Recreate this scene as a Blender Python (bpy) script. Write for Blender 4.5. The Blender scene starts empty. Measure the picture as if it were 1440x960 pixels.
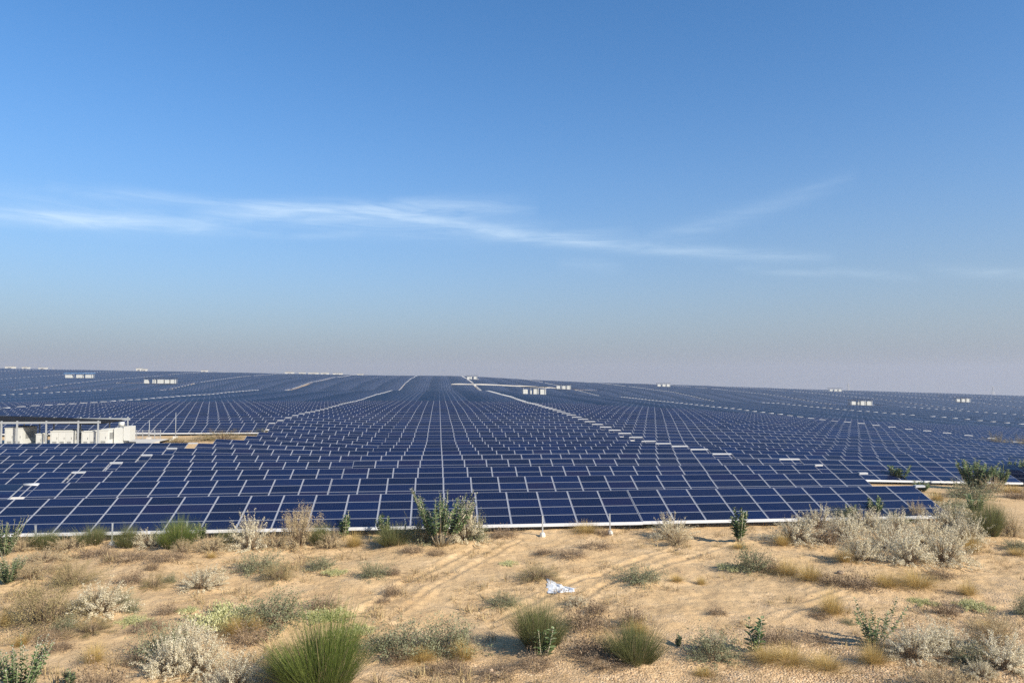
import bpy, math, random
import numpy as np
from mathutils import Vector, Matrix

R = math.radians
random.seed(7)
scene = bpy.context.scene
col = scene.collection

# ------------------------------------------------------------------ helpers
def tag(o, label=None, cat=None, group=None, kind=None):
    if label: o['label'] = label
    if cat: o['category'] = cat
    if group: o['group'] = group
    if kind: o['kind'] = kind
    return o

def empty(name, loc, rot=(0, 0, 0), scale=(1, 1, 1)):
    o = bpy.data.objects.new(name, None)
    o.empty_display_size = 0.3
    o.location = loc; o.rotation_euler = rot; o.scale = scale
    col.objects.link(o)
    return o

def link(name, mesh, parent=None, loc=(0, 0, 0), rot=(0, 0, 0), scale=(1, 1, 1)):
    o = bpy.data.objects.new(name, mesh)
    col.objects.link(o)
    if parent: o.parent = parent
    o.location = loc; o.rotation_euler = rot; o.scale = scale
    return o

class MB:
    """collects polygons for one mesh"""
    def __init__(s):
        s.v = []; s.f = []; s.m = []; s.uv = []
    def face(s, pts, m=0, uv=None):
        b = len(s.v); s.v += [tuple(p) for p in pts]
        s.f.append(tuple(range(b, b + len(pts)))); s.m.append(m)
        s.uv += uv if uv else [(0.0, 0.0)] * len(pts)
    def box(s, x0, x1, y0, y1, z0, z1, m=0):
        P = [(x0, y0, z0), (x1, y0, z0), (x1, y1, z0), (x0, y1, z0), (x0, y0, z1), (x1, y0, z1), (x1, y1, z1), (x0, y1, z1)]
        for q in ((0, 3, 2, 1), (4, 5, 6, 7), (0, 1, 5, 4), (1, 2, 6, 5), (2, 3, 7, 6), (3, 0, 4, 7)):
            s.face([P[i] for i in q], m)
    def tube(s, pts, radii, n=6, m=0):
        pts = [Vector(p) for p in pts]
        rings = []
        for i, p in enumerate(pts):
            d = (pts[min(i + 1, len(pts) - 1)] - pts[max(i - 1, 0)]).normalized()
            a = d.cross(Vector((0, 0, 1)))
            if a.length < 1e-3: a = Vector((1, 0, 0))
            a.normalize(); b = d.cross(a)
            rings.append([p + (a * math.cos(2 * math.pi * k / n) + b * math.sin(2 * math.pi * k / n)) * radii[i] for k in range(n)])
        base = len(s.v)
        for r in rings: s.v += [tuple(q) for q in r]
        for i in range(len(rings) - 1):
            for k in range(n):
                s.f.append((base + i * n + k, base + i * n + (k + 1) % n, base + (i + 1) * n + (k + 1) % n, base + (i + 1) * n + k))
                s.m.append(m); s.uv += [(0.0, 0.0)] * 4
        for ring, rev in ((0, True), (len(rings) - 1, False)):
            idx = [base + ring * n + k for k in range(n)]
            s.f.append(tuple(reversed(idx)) if rev else tuple(idx)); s.m.append(m); s.uv += [(0.0, 0.0)] * n
    def mesh(s, name, mats, smooth=False):
        me = bpy.data.meshes.new(name)
        me.from_pydata(s.v, [], s.f)
        for mt in mats: me.materials.append(mt)
        me.polygons.foreach_set('material_index', np.array(s.m, dtype=np.int32))
        uvl = me.uv_layers.new(name='UVMap')
        uvl.data.foreach_set('uv', np.array(s.uv, dtype=np.float32).ravel())
        if smooth: me.polygons.foreach_set('use_smooth', np.ones(len(s.f), dtype=bool))
        me.update()
        return me

def np_mesh(name, verts, quads, mats, mat_idx=None, uv=None, smooth=False):
    """verts (n,3), quads (m,4) int"""
    me = bpy.data.meshes.new(name)
    nv, nq = len(verts), len(quads)
    me.vertices.add(nv); me.vertices.foreach_set('co', np.asarray(verts, dtype=np.float32).ravel())
    me.loops.add(nq * 4); me.loops.foreach_set('vertex_index', np.asarray(quads, dtype=np.int32).ravel())
    me.polygons.add(nq)
    me.polygons.foreach_set('loop_start', np.arange(0, nq * 4, 4, dtype=np.int32))
    for mt in mats: me.materials.append(mt)
    if mat_idx is not None: me.polygons.foreach_set('material_index', np.asarray(mat_idx, dtype=np.int32))
    if uv is not None:
        l = me.uv_layers.new(name='UVMap'); l.data.foreach_set('uv', np.asarray(uv, dtype=np.float32).ravel())
    if smooth: me.polygons.foreach_set('use_smooth', np.ones(nq, dtype=bool))
    me.update(calc_edges=True); me.validate()
    return me

# ------------------------------------------------------------------ terrain
def sstep(x, a, b):
    t = np.clip((np.asarray(x, dtype=float) - a) / (b - a), 0, 1)
    return t * t * (3 - 2 * t)

_rng = np.random.default_rng(11)
_NG = _rng.random((256, 256))
def vnoise(x, y):
    x = np.asarray(x, dtype=float); y = np.asarray(y, dtype=float)
    xi = np.floor(x).astype(int); yi = np.floor(y).astype(int)
    fx = x - xi; fy = y - yi
    fx = fx * fx * (3 - 2 * fx); fy = fy * fy * (3 - 2 * fy)
    g = lambda a, b: _NG[a & 255, b & 255]
    return ((g(xi, yi) * (1 - fx) + g(xi + 1, yi) * fx) * (1 - fy) + (g(xi, yi + 1) * (1 - fx) + g(xi + 1, yi + 1) * fx) * fy) * 2 - 1

PD = [0, 50, 57, 63, 70, 77, 84, 91, 98, 106, 114, 130, 160, 200, 250, 300, 374, 430, 462, 490, 520, 560, 650, 800, 950, 1060, 1120, 1300, 2000, 3200]
PH = [0, 0, .12, -.12, -.22, -.45, -.62, -.9, -1.2, -1.38, -1.25, -1.0, -.7, -.5, -.42, -.2, 0, .42, .4, -1.0, -1.6, -.6, 3.6, 7.3, 10.2, 11.0, 10.6, 6, -20, -62]
LX = [-4000, 14, 30, 45, 60, 85, 112, 150, 195, 300, 500, 782, 1200, 3000]
LH = [0, 0, -.12, -.5, -1.1, -2.4, -4.1, -6.0, -8.2, -11.4, -18, -26.8, -40, -98]
def smooth_interp(x, X, Y, w):
    return (np.interp(x - w, X, Y) + np.interp(x - w / 2, X, Y) + 2 * np.interp(x, X, Y) + np.interp(x + w / 2, X, Y) + np.interp(x + w, X, Y)) / 6
def terrain(x, y):
    """broad relief of the land"""
    x = np.asarray(x, dtype=float); y = np.asarray(y, dtype=float)
    c = np.where(y < 300, np.interp(y, PD, PH), smooth_interp(y, PD, PH, 14))
    near = np.where(y < 300, c, 0)
    lm = sstep(x, -34, -6)
    h = np.where(y < 300, near * (lm + (1 - lm) * sstep(y, 200, 300)), c)
    lat = smooth_interp(x, LX, LH, 6) * sstep(y, 46, 72)
    h = h + lat
    h = h + 0.019 * np.clip(-x - 60, 0, 900) * sstep(y, 400, 950)
    am = sstep(y, 60, 120)
    h = h + am * (0.16 * vnoise(x / 37 + 5, y / 31) + 0.10 * vnoise(x / 16, y / 19 + 9))
    h = h + sstep(y, 250, 600) * 0.7 * vnoise(x / 140 + 3.3, y / 110)
    return h

# camera
CAM = np.array([0.0, 0.0, 9.35]); YAW = R(5.62); PITCH = R(2.84); F = 1047.0
fw = Vector((math.sin(YAW) * math.cos(PITCH), math.cos(YAW) * math.cos(PITCH), math.sin(PITCH)))
rt = Vector((math.cos(YAW), -math.sin(YAW), 0)); up = rt.cross(fw)
def ray(px, py):
    return (fw + rt * ((px - 720) / F) + up * ((480 - py) / F))
def project(x, y, z):
    d = Vector((x, y, z)) - Vector(CAM)
    k = d.dot(fw)
    if k < 1: return None
    return 720 + F * d.dot(rt) / k, 480 - F * d.dot(up) / k, k
def at(px, py, lift=0.0, tmin=15.0, tmax=2500.0):
    """where the sight line of a photo pixel meets the ground (or lift metres over it)"""
    d = ray(px, py); t = tmin
    while t < tmax:
        p = Vector(CAM) + d * t
        if p.z <= float(terrain(p.x, p.y)) + lift: break
        t += max(0.1, t * 0.002)
    return p.x, p.y, t

# vehicle ruts across the sand: polylines in world metres
def poly_from_px(pts): return [at(a, b)[:2] for a, b in pts]
RUTS = []
for pts in ([(470, 880), (560, 828), (640, 786), (700, 757)], [(520, 884), (604, 830), (680, 788), (735, 760)],
            [(690, 872), (800, 822), (900, 790), (1010, 757)], [(742, 880), (850, 826), (948, 792), (1050, 762)],
            [(1090, 872), (1190, 838), (1290, 852), (1370, 884), (1470, 892)], [(1120, 850), (1205, 824), (1310, 838), (1400, 868), (1480, 874)]):
    RUTS.append(np.array(poly_from_px(pts)))
def rut_depth(x, y):
    out = np.zeros_like(x); 
    for P in RUTS:
        best = np.full_like(x, 9.0); al = np.zeros_like(x); acc = 0
        for i in range(len(P) - 1):
            a, b = P[i], P[i + 1]; d = b - a; L = math.hypot(*d)
            t = np.clip(((x - a[0]) * d[0] + (y - a[1]) * d[1]) / L ** 2, 0, 1)
            dist = np.hypot(x - a[0] - t * d[0], y - a[1] - t * d[1])
            al = np.where(dist < best, acc + t * L, al); best = np.minimum(best, dist); acc += L
        q = np.abs(best + 0.10 * vnoise(x * .8, y * .8))
        out += -0.034 * np.exp(-(q / 0.12) ** 2) + 0.026 * np.exp(-((q - 0.32) / 0.12) ** 2)
        out += 0.014 * np.exp(-(q / 0.2) ** 2) * np.sin(al * 14)
    return out
MOUNDS = []            # hummocks of blown sand under the shrubs, filled in below: x, y, radius, height
def micro(x, y):
    """sand relief of the foreground"""
    x = np.asarray(x, dtype=float); y = np.asarray(y, dtype=float)
    f = 1 - sstep(y, 48, 60)
    h = 0.11 * vnoise(x / 5.1, y / 4.3) + 0.07 * vnoise(x / 1.9 + 7, y / 1.6) + 0.034 * vnoise(x / .7, y / .6 + 3) + 0.026 * vnoise(x / .3 + 1, y / .27)
    for (mx, my, mr, mh) in MOUNDS:
        h = h + mh * np.exp(-(((x - mx) / mr) ** 2 + ((y - my) / mr) ** 2))
    return f * h
def gz(x, y):
    return float(terrain(x, y) + micro(x, y))

# ------------------------------------------------------------------ materials
def new_mat(name):
    m = bpy.data.materials.new(name); m.use_nodes = True
    nt = m.node_tree; b = nt.nodes['Principled BSDF']
    return m, nt, b
def N(nt, t, **kw):
    n = nt.nodes.new(t)
    for k, v in kw.items(): setattr(n, k, v)
    return n
def mathn(nt, op, a, b=None, c=None, clamp=False):
    n = N(nt, 'ShaderNodeMath', operation=op, use_clamp=clamp)
    for i, v in enumerate((a, b, c)):
        if v is None: continue
        if isinstance(v, (int, float)): n.inputs[i].default_value = v
        else: nt.links.new(v, n.inputs[i])
    return n.outputs[0]
def mixc(nt, fac, a, b):
    n = N(nt, 'ShaderNodeMix', data_type='RGBA')
    for s, v in ((n.inputs['Factor'], fac), (n.inputs[6], a), (n.inputs[7], b)):
        if isinstance(v, (int, float)): s.default_value = v
        elif isinstance(v, tuple): s.default_value = v if len(v) == 4 else v + (1,)
        else: nt.links.new(v, s)
    return n.outputs[2]
def ramp(nt, fac, stops):
    n = N(nt, 'ShaderNodeValToRGB')
    e = n.color_ramp.elements
    while len(e) < len(stops): e.new(0.5)
    for i, (p, c) in enumerate(stops):
        e[i].position = p; e[i].color = (c + (1,)) if isinstance(c, tuple) else (c, c, c, 1)
    nt.links.new(fac, n.inputs[0])
    return n.outputs[0]
def noise(nt, vec, scale, detail=4, rough=.55, dist=0):
    n = N(nt, 'ShaderNodeTexNoise'); n.inputs['Scale'].default_value = scale; n.inputs['Detail'].default_value = detail
    n.inputs['Roughness'].default_value = rough; n.inputs['Distortion'].default_value = dist
    if vec is not None: nt.links.new(vec, n.inputs['Vector'])
    return n.outputs[0]

def plain(name, c, rough=.6, metal=0, var=.12, scale=3.0, spec=.5):
    m, nt, b = new_mat(name)
    tc = N(nt, 'ShaderNodeTexCoord'); oi = N(nt, 'ShaderNodeObjectInfo')
    n1 = noise(nt, tc.outputs['Object'], scale, 5)
    f = mathn(nt, 'MULTIPLY_ADD', oi.outputs['Random'], .3, mathn(nt, 'MULTIPLY', n1, .9))
    lo = tuple(v * (1 - var) for v in c); hi = tuple(min(1, v * (1 + var)) for v in c)
    nt.links.new(ramp(nt, f, [(.25, lo), (.85, hi)]), b.inputs['Base Color'])
    b.inputs['Roughness'].default_value = rough; b.inputs['Metallic'].default_value = metal
    b.inputs['Specular IOR Level'].default_value = spec
    return m

def foliage(name, stops, rough=.7, trans=.25):
    """colour scatter from leaf to leaf and from plant to plant"""
    m, nt, b = new_mat(name)
    g = N(nt, 'ShaderNodeNewGeometry'); oi = N(nt, 'ShaderNodeObjectInfo'); tc = N(nt, 'ShaderNodeTexCoord')
    n1 = noise(nt, tc.outputs['Object'], 3.5, 3)
    f = mathn(nt, 'ADD', mathn(nt, 'MULTIPLY', g.outputs['Random Per Island'], .62), mathn(nt, 'MULTIPLY', oi.outputs['Random'], .2))
    f = mathn(nt, 'ADD', f, mathn(nt, 'MULTIPLY', mathn(nt, 'SUBTRACT', n1, .5), .7))
    c = ramp(nt, f, stops)
    nt.links.new(c, b.inputs['Base Color']); b.inputs['Roughness'].default_value = rough
    b.inputs['Specular IOR Level'].default_value = .25
    if trans:
        tr = N(nt, 'ShaderNodeBsdfTranslucent'); nt.links.new(c, tr.inputs['Color'])
        mx = N(nt, 'ShaderNodeMixShader'); mx.inputs[0].default_value = trans
        nt.links.new(b.outputs[0], mx.inputs[1]); nt.links.new(tr.outputs[0], mx.inputs[2])
        nt.links.new(mx.outputs[0], nt.nodes['Material Output'].inputs['Surface'])
    return m

def sand_mat():
    m, nt, b = new_mat('desert_sand')
    tc = N(nt, 'ShaderNodeTexCoord'); P = tc.outputs['Object']
    n0 = noise(nt, P, .09, 4); n1 = noise(nt, P, .55, 6, .6); n2 = noise(nt, P, 5.0, 6, .65); n3 = noise(nt, P, 26, 3, .7)
    c = ramp(nt, n1, [(.3, (.475, .308, .15)), (.5, (.595, .402, .203)), (.72, (.675, .478, .265))])
    c = mixc(nt, ramp(nt, n0, [(.45, 0.0), (.62, .55)]), c, (.50, .35, .19))
    c = mixc(nt, mathn(nt, 'MULTIPLY', ramp(nt, n2, [(.38, 1.0), (.52, 0.0)]), .45), c, (.36, .24, .125))
    # gravelly red-brown ground close to the camera and on the right
    sx = N(nt, 'ShaderNodeSeparateXYZ'); nt.links.new(P, sx.inputs[0])
    gr = mathn(nt, 'ADD', mathn(nt, 'MULTIPLY', sx.outputs['Y'], -.11), mathn(nt, 'MULTIPLY_ADD', sx.outputs['X'], .025, 3.05))
    gr = mathn(nt, 'ADD', gr, mathn(nt, 'MULTIPLY', mathn(nt, 'SUBTRACT', n1, .5), 2.2), clamp=True)
    vo = N(nt, 'ShaderNodeTexVoronoi'); vo.inputs['Scale'].default_value = 13; nt.links.new(P, vo.inputs['Vector'])
    sc = N(nt, 'ShaderNodeSeparateColor'); nt.links.new(vo.outputs['Color'], sc.inputs[0])
    gcol = ramp(nt, sc.outputs[0], [(0, (.30, .185, .105)), (.45, (.47, .315, .18)), (.8, (.58, .41, .245)), (1, (.68, .53, .36))])
    c = mixc(nt, mathn(nt, 'MULTIPLY', gr, .75), c, gcol)
    # scattered straw and grit
    sp = ramp(nt, n3, [(.30, 1.0), (.36, 0.0)])
    c = mixc(nt, mathn(nt, 'MULTIPLY', sp, .5), c, (.2, .125, .065))
    sp2 = ramp(nt, n3, [(.66, 0.0), (.74, 1.0)])
    c = mixc(nt, mathn(nt, 'MULTIPLY', sp2, .4), c, (.62, .47, .28))
    nt.links.new(c, b.inputs['Base Color']); b.inputs['Roughness'].default_value = .95
    b.inputs['Specular IOR Level'].default_value = .15
    bp = N(nt, 'ShaderNodeBump'); bp.inputs['Strength'].default_value = .75; bp.inputs['Distance'].default_value = .07
    hh = mathn(nt, 'ADD', mathn(nt, 'MULTIPLY', n2, 1.0), mathn(nt, 'MULTIPLY', n3, .55))
    hh = mathn(nt, 'ADD', hh, mathn(nt, 'MULTIPLY', mathn(nt, 'MULTIPLY', vo.outputs['Distance'], -1.2), gr))
    nt.links.new(hh, bp.inputs['Height']); nt.links.new(bp.outputs[0], b.inputs['Normal'])
    return m

def cell_mat(name, uv_modules):
    """dark blue polycrystalline cells; with uv_modules one UV unit is one module and its frame is drawn too (far tables)"""
    m, nt, b = new_mat(name)
    tc = N(nt, 'ShaderNodeTexCoord'); UV = tc.outputs['UV']
    sp = N(nt, 'ShaderNodeSeparateXYZ'); nt.links.new(UV, sp.inputs[0])
    u, v = sp.outputs[0], sp.outputs[1]
    oi = N(nt, 'ShaderNodeObjectInfo'); g = N(nt, 'ShaderNodeNewGeometry')
    if uv_modules:
        fl = N(nt, 'ShaderNodeVectorMath', operation='FLOOR'); nt.links.new(UV, fl.inputs[0])
        wn = N(nt, 'ShaderNodeTexWhiteNoise', noise_dimensions='2D'); nt.links.new(fl.outputs[0], wn.inputs['Vector'])
        rnd = wn.outputs['Value']
    else:
        wn = N(nt, 'ShaderNodeTexWhiteNoise', noise_dimensions='2D')
        cb = N(nt, 'ShaderNodeCombineXYZ'); nt.links.new(oi.outputs['Random'], cb.inputs[0]); nt.links.new(g.outputs['Random Per Island'], cb.inputs[1])
        nt.links.new(cb.outputs[0], wn.inputs['Vector']); rnd = wn.outputs['Value']
    c = ramp(nt, rnd, [(0, (.0016, .0048, .022)), (.5, (.0020, .0064, .032)), (.86, (.0022, .0086, .042)), (1, (.0056, .0060, .030))])
    fr = lambda s, k: mathn(nt, 'ABSOLUTE', mathn(nt, 'SUBTRACT', mathn(nt, 'FRACT', mathn(nt, 'MULTIPLY', s, k)), .5))
    if not uv_modules:
        ln = mathn(nt, 'MAXIMUM', mathn(nt, 'GREATER_THAN', fr(u, 12), .458), mathn(nt, 'MULTIPLY', mathn(nt, 'GREATER_THAN', fr(v, 6), .458), .8))
        c = mixc(nt, mathn(nt, 'MULTIPLY', ln, .75), c, (.014, .024, .065))
    dust = noise(nt, tc.outputs['Object'], 1.3, 4)
    if uv_modules: film = mathn(nt, 'MULTIPLY', noise(nt, tc.outputs['Object'], .03, 3), .008)
    else: film = mathn(nt, 'MULTIPLY', mathn(nt, 'POWER', oi.outputs['Random'], 2.0), .014)
    c = mixc(nt, mathn(nt, 'ADD', mathn(nt, 'MULTIPLY', dust, .016), film), c, (.24, .22, .21))
    rough = .2
    if uv_modules:
        eu = mathn(nt, 'GREATER_THAN', fr(u, 1), .472); ev = mathn(nt, 'GREATER_THAN', fr(v, 1), .468)
        ed = mathn(nt, 'MAXIMUM', eu, mathn(nt, 'MULTIPLY', ev, .8))
        c = mixc(nt, ed, c, (.21, .23, .28))
        nt.links.new(mathn(nt, 'MULTIPLY_ADD', ed, .3, .2), b.inputs['Roughness'])
        b.inputs['Specular IOR Level'].default_value = .3
    else:
        b.inputs['Roughness'].default_value = rough; b.inputs['Specular IOR Level'].default_value = .33
    nt.links.new(c, b.inputs['Base Color'])
    return m

M = {}
M['sand'] = sand_mat()
M['alu'] = plain('anodised_aluminium', (.27, .28, .31), .45, .2, .06)
M['rail'] = plain('galvanised_rail', (.60, .60, .60), .5, .1, .06)
M['joint'] = plain('joint_rail', (.31, .31, .33), .5, .1, .06)
M['tray'] = plain('white_cable_tray', (.43, .43, .43), .5, 0, .05)
M['steel'] = plain('galvanised_steel', (.40, .41, .41), .5, .4, .15)
M['back'] = plain('module_backsheet', (.55, .55, .56), .7)
M['cell'] = cell_mat('solar_cells', False)
M['farcell'] = cell_mat('solar_cells_far', True)
M['concrete'] = plain('pale_concrete', (.52, .48, .41), .9, 0, .15, 1.2)
M['white'] = plain('white_paint', (.50, .495, .45), .5, 0, .06, 1.5)
M['greywhite'] = plain('grey_white_paint', (.30, .31, .31), .5, 0, .08)
M['vent'] = plain('dark_louvre', (.17, .17, .16), .6)
M['dark'] = plain('dark_roof_sheet', (.012, .012, .013), .95, 0, .1, 3, .03)
M['blue'] = plain('blue_roof_sheet', (.08, .22, .42), .5)
M['plastic'] = plain('white_plastic_sheet', (.66, .67, .67), .5, 0, .2, 6)
M['stone'] = plain('stone', (.36, .26, .17), .9, 0, .35, 9)
M['bark'] = foliage('pale_bark', [(0, (.36, .30, .2)), (1, (.56, .48, .34))], .85, 0)
M['twig'] = foliage('dry_twig', [(0, (.17, .115, .065)), (1, (.36, .27, .17))], .9, 0)
M['broom'] = foliage('green_broom', [(0, (.065, .095, .018)), (.5, (.14, .18, .038)), (1, (.32, .32, .09))], .6, .3)
M['olive'] = foliage('olive_broom', [(0, (.10, .112, .036)), (.5, (.19, .195, .07)), (1, (.38, .35, .15))], .7, .35)
M['white_dry'] = foliage('bleached_seed_heads', [(0, (.48, .40, .25)), (.4, (.70, .62, .43)), (1, (.88, .81, .62))], .9, .35)
M['tan_dry'] = foliage('tan_seed_heads', [(0, (.36, .26, .14)), (.5, (.56, .44, .25)), (1, (.76, .64, .42))], .9, .35)
M['sage'] = foliage('sage_leaves', [(0, (.12, .13, .065)), (.5, (.235, .24, .13)), (1, (.40, .385, .24))], .8, .2)
M['dome'] = foliage('olive_tan_tips', [(0, (.17, .135, .055)), (.5, (.33, .26, .115)), (1, (.52, .42, .22))], .85, .3)
M['straw'] = foliage('golden_straw', [(0, (.38, .25, .07)), (.5, (.54, .385, .14)), (1, (.68, .53, .26))], .8, .3)
M['brown'] = foliage('brown_dead_stems', [(0, (.13, .085, .05)), (.5, (.25, .175, .105)), (1, (.42, .31, .2))], .9, .1)
M['milk'] = foliage('milkweed_leaves', [(0, (.065, .10, .035)), (.45, (.135, .19, .07)), (.8, (.25, .30, .14)), (1, (.46, .48, .31))], .55, .2)
M['bud'] = foliage('milkweed_buds', [(0, (.22, .22, .17)), (1, (.45, .44, .36))], .7, .1)
M['creeper'] = foliage('pale_creeper_leaves', [(0, (.25, .27, .10)), (.4, (.50, .48, .22)), (1, (.72, .68, .42))], .8, .3)

# ------------------------------------------------------------------ solar tables
TILT = R(20.0); CT, ST = math.cos(TILT), math.sin(TILT)
MW, MPX = 1.972, 2.035; MH, MPY = .985, 1.006
Z0 = 0.5; D1 = 45.56; PITCH_ROW = 6.94
def slope(x, s, h=0.0):          # point on the tilted plane: s metres up the slope, h off the face
    return (x, s * CT - h * ST, Z0 + s * ST + h * CT)
def add_module(mb, x0, s0):
    fwid = .024; th = .042
    x1, s1 = x0 + MW, s0 + MH
    o = [(x0, s0), (x1, s0), (x1, s1), (x0, s1)]
    i = [(x0 + fwid, s0 + fwid), (x1 - fwid, s0 + fwid), (x1 - fwid, s1 - fwid), (x0 + fwid, s1 - fwid)]
    b = len(mb.v)
    mb.v += [slope(a, s, th) for a, s in o] + [slope(a, s, th) for a, s in i] + [slope(a, s, 0) for a, s in o]
    def f(idx, m, uv=None):
        mb.f.append(tuple(b + k for k in idx)); mb.m.append(m); mb.uv += uv or [(0.0, 0.0)] * 4
    for k in range(4):
        n = (k + 1) % 4
        f((k, n, 4 + n, 4 + k), 0); f((8 + k, 8 + n, n, k), 0)
    f((4, 5, 6, 7), 1, [(0, 0), (1, 0), (1, 1), (0, 1)])
    f((11, 10, 9, 8), 2)
mb = MB(); add_module(mb, -MW / 2, 0)
for k, p in enumerate(mb.v):     # one module about its lower edge
    mb.v[k] = (p[0], p[1], p[2] - Z0)
ME_MODULE = mb.mesh('solar_module', [M['alu'], M['cell'], M['back']])
_cache = {}
def table_meshes(n):
    if n in _cache: return _cache[n]
    L = n * MPX; x0 = -L / 2 + (MPX - MW) / 2
    a = MB()
    for i in range(n):
        for j in range(4): add_module(a, x0 + i * MPX, j * MPY)
    arr = a.mesh('module_array', [M['alu'], M['cell'], M['back']])
    r = MB()                                        # bright rails under every joint, seen through the gaps: one welded ladder
    ex = []
    for i in range(n + 1):
        x = min(max(-L / 2 + i * MPX, -L / 2 + .037), L / 2 - .037); ex += [x - .036, x + .036]
    es = [-.02, .06, 3.99, 4.04]
    for hh_, flip in ((.028, False), (-.05, True)):
        base = len(r.v); ne = len(ex)
        for sv_ in es:
            for x in ex: r.v.append(slope(x, sv_, hh_))
        for a_ in range(3):
            for c_ in range(ne - 1):
                if a_ == 1 and c_ % 2 == 1: continue
                q = [base + a_ * ne + c_, base + a_ * ne + c_ + 1, base + (a_ + 1) * ne + c_ + 1, base + (a_ + 1) * ne + c_]
                r.f.append(tuple(q[::-1] if flip else q)); r.m.append(0); r.uv += [(0.0, 0.0)] * 4
    ne = len(ex); tot_ = 4 * ne
    for c_ in range(ne - 1):
        for row, fl in ((0, False), (3, True)):
            q = [row * ne + c_, tot_ + row * ne + c_, tot_ + row * ne + c_ + 1, row * ne + c_ + 1]
            r.f.append(tuple(q[::-1] if fl else q)); r.m.append(0); r.uv += [(0.0, 0.0)] * 4
    joint = r.mesh('joint_frame', [M['joint']])
    e = MB(); e.box(-L / 2, L / 2, -.085, -.03, Z0 - .13, Z0 + .05)
    eave = e.mesh('eave_rail', [M['rail']])
    pu = MB()
    for s in (.75, 3.2):
        c = slope(0, s, -.13); pu.box(-L / 2 + .03, L / 2 - .03, c[1] - .04, c[1] + .04, c[2] - .07, c[2] + .07)
    purl = pu.mesh('purlin', [M['steel']])
    lf = MB(); c = slope(0, .75, -.2); lf.box(-.05, .05, c[1] - .05, c[1] + .05, -.4, c[2])
    lr = MB(); c = slope(0, 3.2, -.2); lr.box(-.05, .05, c[1] - .05, c[1] + .05, -.4, c[2])
    legs_all = MB(); xs = [-L / 2 + .6 + k * (L - 1.2) / 5 for k in range(6)]
    for x in xs:
        for s in (.75, 3.2):
            c = slope(0, s, -.2); legs_all.box(x - .05, x + .05, c[1] - .05, c[1] + .05, -.4, c[2])
    _cache[n] = dict(arr=arr, joint=joint, eave=eave, purl=purl, lf=lf.mesh('leg_front', [M['steel']]), lr=lr.mesh('leg_rear', [M['steel']]),
                     legs=legs_all.mesh('legs', [M['steel']]), xs=xs, L=L, x0=x0)
    return _cache[n]

ONES = 'zeroth first second third fourth fifth sixth seventh eighth ninth tenth eleventh twelfth thirteenth fourteenth fifteenth sixteenth seventeenth eighteenth nineteenth'.split()
TENS = {20: ('twentieth', 'twenty'), 30: ('thirtieth', 'thirty'), 40: ('fortieth', 'forty'), 50: ('fiftieth', 'fifty'), 60: ('sixtieth', 'sixty'), 70: ('seventieth', 'seventy')}
def ordw(n):
    if n < 20: return ONES[n]
    t = n // 10 * 10
    return TENS[t][0] if n == t else TENS[t][1] + '-' + ONES[n - t]

# inverter stations: photo column, photo row of the lowest visible edge, number of cabinets, roof colour
STATIONS_PX = [
    (224, 538.5, 42, 5, 'dark', 'white inverter cabinet'), (110, 531, 36, 3, 'blue', ''), (752, 554, 32, 4, 'dark', ''), (793, 547, 20, 3, 'dark', ''),
    (934, 543.3, 18, 3, 'dark', ''), (1078, 544.2, 32, 2, 'dark', ''), (1176, 550, 18, 3, 'dark', ''), (1213, 569, 30, 4, 'dark', ''), (1356, 565, 20, 3, 'dark', ''),
    (664, 533, 14, 2, 'dark', '')]
STATIONS = []
for px, py, wpx, n, roof, _ in STATIONS_PX:
    x, y, t = at(px, py, 1.75)
    STATIONS.append((x, y + 3, t, wpx * t / F, n, roof))

def cleared(x0, x1, D, n):
    if 8 <= n <= 12 and x0 < -29 and x1 > -90: return True          # compound on the left
    if 463 < D < 476 : return True                                   # cross road on the crest
    if 628 < D < 650 and x0 > 0 and x1 < 150: return True
    if 805 < D < 822 : return True
    if 560 < D < 570 and x1 < -110: return True
    if 300 < D < 306 and x0 > 115: return True
    for (sx, sy, t, w, k, r) in STATIONS:
        if x1 > sx - w / 2 - 5 and x0 < sx + w / 2 + 5 and sy - 4.5 < D + 2 < sy + 6.5: return True
    return False

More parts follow.
